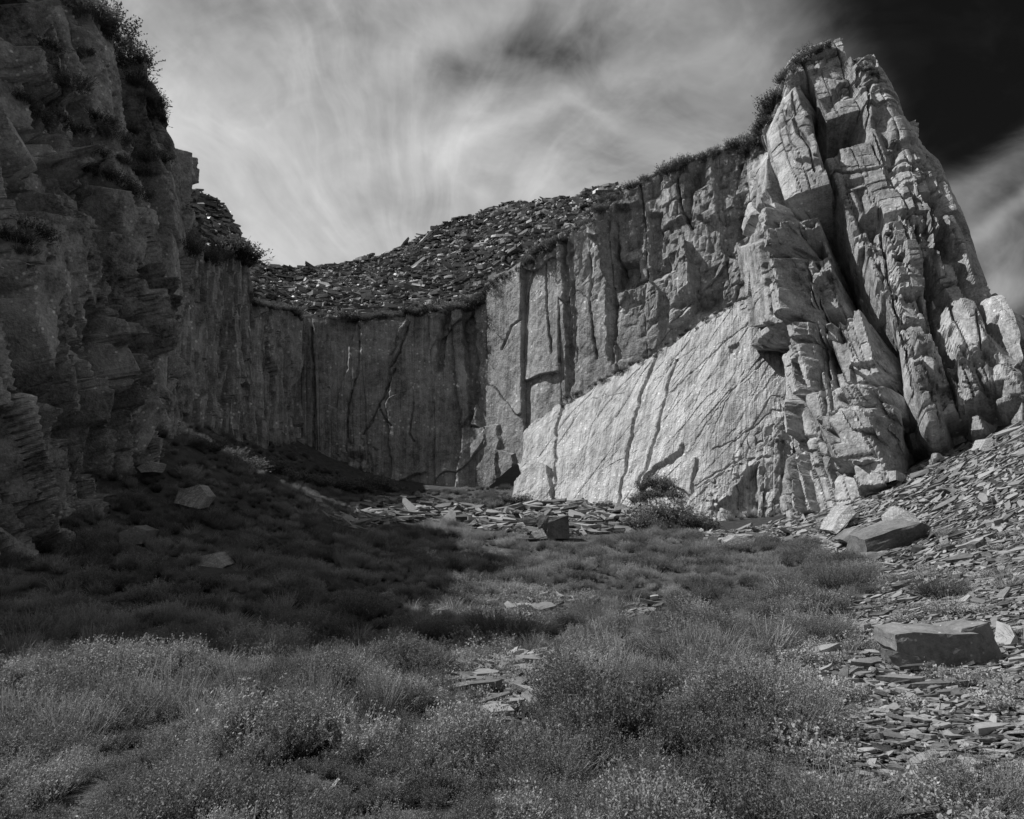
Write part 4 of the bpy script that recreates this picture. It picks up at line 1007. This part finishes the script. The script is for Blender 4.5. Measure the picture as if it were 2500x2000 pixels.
# ---------------------------------------------------------------- boulders and single slabs
import bmesh
def boulder(name, front, d, thick, label, cat='boulder', group=None, lean=0.0, top=0.0, shift=0.0, mat='boulder', rough=.02, seed=1, sink=.06, shrink=.85, lower=0.0, cuts=3):
    """front: outline in the photo of the side that faces us, at distance d; thick: metres from front to back; top: rise of the back edge; shift: sideways offset of the back"""
    r = np.random.default_rng(seed); fr = np.array([P(a, b, d) for a, b in front]); c = fr.mean(0); zlo = fr[:, 2].min(); zhi = fr[:, 2].max()
    fr[:, 1] += lean * (fr[:, 2] - zlo) + r.normal(0, .03 * thick, len(fr))
    bk = c + (fr - c) * shrink; bk[:, 1] += thick * (1 + r.normal(0, .08, len(fr))); bk[:, 0] += shift
    bk[:, 2] += top * (fr[:, 2] - zlo) / (zhi - zlo + 1e-6) + lower
    fr[:, 2] -= sink * (zhi - zlo) * (1 - (fr[:, 2] - zlo) / (zhi - zlo + 1e-6))
    allp = np.concatenate([fr, bk]); base = np.array([c[0], d + thick / 2, zlo])
    bm = bmesh.new()
    for q in allp: bm.verts.new((q - base).tolist())
    res = bmesh.ops.convex_hull(bm, input=bm.verts)
    bmesh.ops.delete(bm, geom=[e for e in res['geom_interior'] if isinstance(e, bmesh.types.BMVert)], context='VERTS')
    bmesh.ops.dissolve_limit(bm, angle_limit=R(9), verts=bm.verts, edges=bm.edges)
    bmesh.ops.triangulate(bm, faces=bm.faces)
    bmesh.ops.subdivide_edges(bm, edges=bm.edges, cuts=cuts, use_grid_fill=True)
    size = np.ptp(allp, axis=0).max()
    Q = np.array([w.co[:] for w in bm.verts]); K = Q / size * 6
    Q = Q + np.stack([fbm(K[:, 0] + 3.1 * seed, K[:, 2] + K[:, 1] * 1.3, s_, 4) for s_ in (3, 5, 7)], 1) * rough * size
    Q = Q + (np.floor(fbm(K[:, 0] * .5 + seed, K[:, 2] * 1.6, 9, 2) * 3) / 3 * rough * .8 * size)[:, None] * np.array([.3, -1, .2])
    for w, q in zip(bm.verts, Q): w.co = q
    bm.normal_update(); me = bpy.data.meshes.new(name); bm.to_mesh(me); bm.free()
    uv = me.uv_layers.new(name='UVMap'); me.materials.append(M[mat])
    o = new_obj(name, me); o.location = base.tolist(); tag(o, label, cat, group)
    return o
main_b = boulder('boulder', [(2184, 1550), (2186, 1586), (2215, 1606), (2258, 1638), (2320, 1634), (2398, 1624), (2386, 1548), (2335, 1546), (2230, 1543)], 10.2, .85, 'large dark-faced rectangular boulder on the scree at lower right', lean=-.06, top=.07, shift=.05, seed=2, rough=.022, cuts=7)
for nm_, fr_, d_, th_, lb_, kw_ in (('ledge_block', [(2340, 1548), (2380, 1560), (2392, 1624), (2455, 1616), (2412, 1520), (2350, 1533)], 10.32, .7, None, dict(lean=-.05, top=.02, seed=52)), ('ledge_block', [(2165, 1586), (2182, 1624), (2260, 1636), (2245, 1604), (2212, 1600)], 10.1, .3, None, dict(lean=.1, seed=53))):
    o_ = boulder(nm_, fr_, d_, th_, None, None, rough=.03, cuts=4, **kw_); o_.location = o_.location - main_b.location; o_.parent = main_b
boulder('boulder', [(2106, 1315), (2112, 1352), (2130, 1359), (2185, 1350), (2240, 1312), (2262, 1288), (2232, 1276), (2164, 1293)], 22.5, 1.3, 'long dark boulder with smooth pale top halfway up the scree', lean=-.35, top=.25, seed=3, rough=.02, cuts=5)
boulder('boulder', [(2182, 1284), (2190, 1266), (2235, 1244), (2250, 1250), (2258, 1276), (2235, 1290)], 24.2, .9, 'bright flat-topped block resting behind the long dark boulder', lean=.9, top=.25, seed=4, mat='slab')
boulder('flat_rock', [(2034, 1292), (2040, 1300), (2075, 1282), (2122, 1248), (2118, 1228), (2085, 1248)], 27.0, 1.4, 'long pale tilted slab lying below the foot of the tower', 'rock', lean=1.3, top=.1, seed=5, mat='slab')
boulder('flat_rock', [(2062, 1316), (2078, 1328), (2140, 1292), (2136, 1284), (2110, 1288)], 24.5, .9, 'grey tilted slab just left of the long dark boulder', 'rock', lean=1.0, seed=6)
boulder('flat_rock', [(2108, 1378), (2116, 1384), (2165, 1358), (2160, 1347), (2140, 1350)], 20.6, .8, 'small pale slab propped under the front of the long dark boulder', 'rock', lean=1.1, seed=7)
boulder('boulder', [(2396, 1096), (2405, 1104), (2440, 1104), (2458, 1090), (2438, 1066), (2425, 1068)], 29.0, .8, 'bright angular block at the top of the scree near the cave', lean=.7, top=.1, seed=8, mat='slab')
boulder('flat_rock', [(2317, 1192), (2332, 1204), (2372, 1208), (2352, 1192), (2335, 1188)], 25.5, .8, 'flat pale slate slab on the upper scree below the cave', 'rock', lean=1.2, seed=9)
boulder('boulder', [(1776, 1322), (1782, 1340), (1822, 1338), (1850, 1316), (1846, 1306), (1800, 1308)], 28.0, 1.0, 'pale rounded boulder at the edge of heather and scree', lean=.5, top=.1, seed=10, mat='slab')
boulder('boulder', [(2382, 1328), (2386, 1342), (2402, 1340), (2412, 1326), (2398, 1320)], 18.0, .4, 'small dark stone right of the long dark boulder', lean=.2, seed=11)
boulder('boulder', [(1251, 1290), (1253, 1312), (1284, 1312), (1290, 1292), (1278, 1276), (1262, 1278)], 34.0, .8, 'pale squat block left of the upright block in the middle', lean=.3, top=.1, seed=12, mat='slab')
boulder('boulder', [(1336, 1312), (1338, 1275), (1352, 1262), (1388, 1258), (1391, 1312)], 34.2, .9, 'dark upright block standing before the pale rubble', lean=.1, seed=13)
boulder('boulder', [(1310, 1262), (1314, 1290), (1338, 1292), (1340, 1260), (1325, 1256)], 36.0, .8, 'small upright block behind the squat pale block', lean=.15, seed=14)
boulder('boulder', [(1290, 1312), (1300, 1296), (1325, 1290), (1335, 1308), (1320, 1316)], 34.3, .6, 'low pale stone between the two blocks in the middle', lean=.6, seed=15, mat='slab')
boulder('boulder', [(1262, 1272), (1290, 1258), (1310, 1264), (1318, 1276), (1290, 1282)], 37.0, .8, 'dark low boulder at the left end of the rubble', lean=.3, seed=16)
boulder('boulder', [(1500, 1242), (1506, 1228), (1530, 1232), (1536, 1244)], 43.0, .8, 'pale stone at the foot of the bright slab', lean=.5, seed=17, mat='slab')
boulder('boulder', [(1418, 1240), (1428, 1218), (1442, 1232), (1440, 1242)], 44.0, .5, 'bright pointed flake leaning at the foot of the slab', lean=.3, seed=18, mat='slab')
boulder('boulder', [(917, 1452), (925, 1490), (985, 1500), (1008, 1490), (975, 1462), (945, 1448)], 18.6, .9, 'pale-topped boulder in the shaded heather', lean=.5, top=.1, seed=19, mat='slab')
boulder('boulder', [(1060, 1490), (1068, 1512), (1112, 1514), (1116, 1496), (1085, 1484)], 16.6, .6, 'low grey rock at the edge of the cliff shadow', lean=.5, seed=20)
boulder('flat_rock', [(1690, 1552), (1700, 1582), (1780, 1578), (1800, 1560), (1740, 1552), (1712, 1544)], 12.6, .7, 'pale flat rock half buried in the heather left of the scree', 'rock', lean=.9, seed=21, mat='slab')
boulder('boulder', [(1732, 1940), (1738, 1968), (1778, 1970), (1802, 1940), (1796, 1928), (1760, 1934)], 5.3, .3, 'dark stone peeping out of the heather at the bottom', lean=.2, seed=22)
for i, (f, d, lb) in enumerate([
    ([(468, 1360), (480, 1384), (530, 1394), (548, 1380), (510, 1352)], 21.0, 'pale flat stone in the shaded heather below the left cliff'),
    ([(283, 1300), (290, 1326), (345, 1326), (350, 1295), (310, 1284)], 22.6, 'grey block at the foot of the left cliff'),
    ([(255, 1366), (262, 1386), (306, 1386), (305, 1356), (280, 1352)], 20.4, 'low stone below the grey block at the left cliff'),
    ([(420, 1225), (425, 1195), (470, 1180), (500, 1210), (490, 1240)], 27.0, 'pale rounded outcrop on the shaded heather slope'),
    ([(330, 1140), (350, 1125), (375, 1130), (372, 1150), (345, 1152)], 27.6, 'small pale rock on the ledge of the left cliff'),
]): boulder('boulder', f, d, .9, lb, lean=.6, top=.1, seed=30 + i, mat='slab' if i in (0, 3, 4) else 'boulder')

# ---------------------------------------------------------------- bushes
def bush_mesh(seed, **k):
    return mesh3('heather_bush', tuft_arrays(seed, **k), M['bush'])
FARB = [bush_mesh(560 + k, stems=170, height=.55, radius=.38, leaves=13, leaf=(.055, .017), width=.006, lean=(5, 75), curl=.2) for k in range(4)]
NEARB = [(mesh3('foliage', tuft_arrays(570 + k, stems=420, height=.55, radius=.28, leaves=24, leaf=(.017, .004), lean=(5, 70)), M['bush']),
          mesh3('stem', tuft_arrays(580 + k, stems=40, height=.45, radius=.2, leaves=0, width=.006, lean=(20, 80)), M['wood'])) for k in range(3)]
rb = np.random.default_rng(77)
def put_bush(px, py, hpx, label, group, wide=1.0, lift=0.0, name='heather_bush'):
    loc, nrm = hit(px, py)
    if loc is None: return
    d = (loc - EYE).length; s = hpx * d / FPX / .55
    o = new_obj(name, FARB[rb.integers(0, 4)]); o.location = (loc.x, loc.y, loc.z + lift - .08 * s)
    o.rotation_euler = (rb.normal(0, .15), rb.normal(0, .15), rb.uniform(0, 6.28)); o.scale = (s * wide, s * wide, s * rb.uniform(.85, 1.15))
    tag(o, label, 'bush', group)
def along(pts, step, hpx, label, group, jit=6, wide=1.1, dy=4):
    pts = np.array(pts, float); L = np.r_[0, np.cumsum(np.hypot(*np.diff(pts, axis=0).T))]; k = 0.0
    while k < L[-1]:
        x_ = np.interp(k, L, pts[:, 0]); y_ = np.interp(k, L, pts[:, 1])
        put_bush(x_ + rb.normal(0, 2), y_ + dy + abs(rb.normal(0, jit)), hpx * rb.lognormal(-.1, .4), label, group, wide)
        k += step * rb.uniform(.6, 1.4)
along([(1150, 748), (1215, 680), (1310, 618), (1430, 536)], 12, 14, 'low bush on the rim between the back wall and its bright right end', 'bushes on the rim above the lit wall', 7)
along([(1440, 530), (1490, 480), (1560, 442), (1640, 408)], 22, 14, 'thin bush high on the rim of the lit wall', 'sparse bushes along the upper rim')
along([(1640, 405), (1730, 370), (1800, 352), (1838, 345)], 14, 15, 'bushy heather on the rim just left of the tower', 'bushes beside the tower')
along([(850, 776), (930, 772), (1000, 758), (1090, 752), (1150, 746)], 13, 15, 'low bush fringing the top of the shaded back wall', 'bushes above the shaded back wall')
along([(450, 590), (520, 604), (606, 626)], 11, 18, 'dark bush on the rim of the back left wall', 'bushes above the back left wall', 12)
along([(618, 736), (690, 744), (738, 776)], 14, 14, 'dark bush on the low step of the back left wall', 'bushes on the low step')
along([(1912, 190), (1935, 150), (1965, 126), (2005, 112), (2030, 104)], 9, 12, 'dark heather clinging to the left of the tower top', 'bushes on the tower top')
along([(2084, 130), (2105, 155), (2135, 182)], 9, 9, 'dark heather on the right shoulder of the tower top', 'bushes on the tower shoulder')
along([(1838, 350), (1860, 310), (1885, 265), (1900, 225)], 10, 17, 'leafy bush on the ridge climbing to the tower', 'bushes on the tower ridge')
along([(215, 20), (255, 60), (300, 110), (330, 165)], 13, 30, 'tall bush on the rim of the left cliff against the sky', 'bushes on the left cliff rim', 12)
along([(335, 190), (360, 230), (385, 280)], 12, 26, 'leafy bush below the rim bushes of the left cliff', 'bushes on the upper left cliff', 10)
for q in [(60, 250), (90, 290), (150, 300), (200, 330), (230, 380), (250, 300), (280, 340), (300, 400), (320, 330), (350, 430), (250, 430), (215, 420), (290, 450), (380, 390), (40, 590), (80, 570), (60, 620), (340, 480), (180, 210), (120, 120), (210, 140)]:
    put_bush(q[0], q[1], rb.uniform(16, 30), 'dark bush growing on a ledge of the left cliff', 'bushes on ledges of the left cliff', 1.3)
along([(1370, 992), (1420, 960), (1500, 918), (1610, 858), (1700, 800), (1790, 745)], 24, 8, 'small bush on the ledge above the bright slab', 'bushes on the slab ledge', 3, dy=-4)
for q in [(1580, 1190, 26), (1605, 1185, 32), (1635, 1195, 26), (1600, 1215, 28), (1560, 1222, 22), (1650, 1215, 22)]:
    put_bush(q[0], q[1], q[2], 'dark bush in the hollow at the foot of the bright slab', 'bushes in the slab hollow', 1.1)
for q in [(1590, 1270, 46), (1630, 1275, 50), (1670, 1285, 40), (1710, 1290, 34), (1560, 1290, 36)]:
    put_bush(q[0], q[1], q[2], 'dense bush between the rubble and the foot of the tower', 'bushes below the slab', 1.3)
for q in [(1150, 1235, 20), (1190, 1238, 22), (1230, 1232, 22), (1262, 1228, 26), (1330, 1235, 16), (1480, 1240, 18)]:
    put_bush(q[0], q[1], q[2], 'low bush along the left foot of the bright slab', 'bushes at the slab corner', 1.3)
for q in [(640, 1150), (680, 1165), (720, 1175), (770, 1185), (820, 1192), (870, 1198), (920, 1195), (560, 1120), (500, 1100), (470, 1090), (600, 1140)]:
    put_bush(q[0], q[1], rb.uniform(24, 38), 'dark bush in the shade under the back left wall', 'bushes under the back left wall', 1.4)

def near_bush(px, py, hpx, label, wide=1.2, k=0):
    loc, nrm = hit(px, py)
    if loc is None: return
    d = (loc - EYE).length; s = hpx * d / FPX / .55
    e = new_obj('heather_bush', None); e.location = (loc.x, loc.y, loc.z - .03); e.rotation_euler = (0, 0, rb.uniform(0, 6.28)); e.scale = (s * wide, s * wide, s)
    tag(e, label, 'bush')
    for nm, m in zip(('foliage', 'stem'), NEARB[k % 3]): new_obj(nm, m, e)
for k, a in enumerate([
    (1235, 1560, 75, 'round dark heather bush in the middle at the head of the path'), (1010, 1650, 80, 'large dark heather bush left of the slate path'),
    (2000, 1560, 60, 'heather bush at the right edge of the heather beside the scree'), (2060, 1440, 60, 'heather bush bulging over the scree edge'),
    (2300, 1455, 50, 'lone heather clump on the scree above the large boulder'), (2400, 1965, 100, 'dark heather clump at the lower right corner'),
    (2040, 2000, 110, 'heather clump on the scree at the bottom edge'), (1380, 1530, 50, 'small heather bush right of the upper slate patch'),
    (1560, 1330, 40, 'heather hump in front of the rubble'), (1900, 1780, 120, 'tall shaggy heather clump at the right of the heather'),
    (620, 1700, 70, 'heather hummock in the left foreground'), (300, 1780, 80, 'dark heather hummock at lower left'),
    (1330, 1900, 110, 'heather clump in the bottom middle'), (150, 1640, 60, 'heather hump near the left edge'), (1600, 1700, 80, 'heather clump right of the dry stems'),
    (1290, 1420, 36, 'dark heather hump behind the path'), (780, 1640, 70, 'dark heather bush left of the large bush')]):
    near_bush(*a, wide=1.5, k=k)

# ---------------------------------------------------------------- labels that single out the members of small groups, counted from the left
ORD = ['leftmost', 'second from left', 'third from left', 'fourth from left', 'fifth from left', 'sixth from left', 'seventh from left', 'eighth from left', 'ninth from left', 'tenth from left', 'eleventh from left', 'twelfth from left']
_g = {}
for o in list(COL.objects):
    if o.parent is None and o.get('group'): _g.setdefault((o['group'], o['label']), []).append(o)
for (gname, lb), mem in _g.items():
    if 1 < len(mem) <= 12:
        for k, o in enumerate(sorted(mem, key=lambda q: to_px(q.location)[0, 0])): o['label'] = ' '.join((ORD[k] + ' ' + lb).split()[:16])
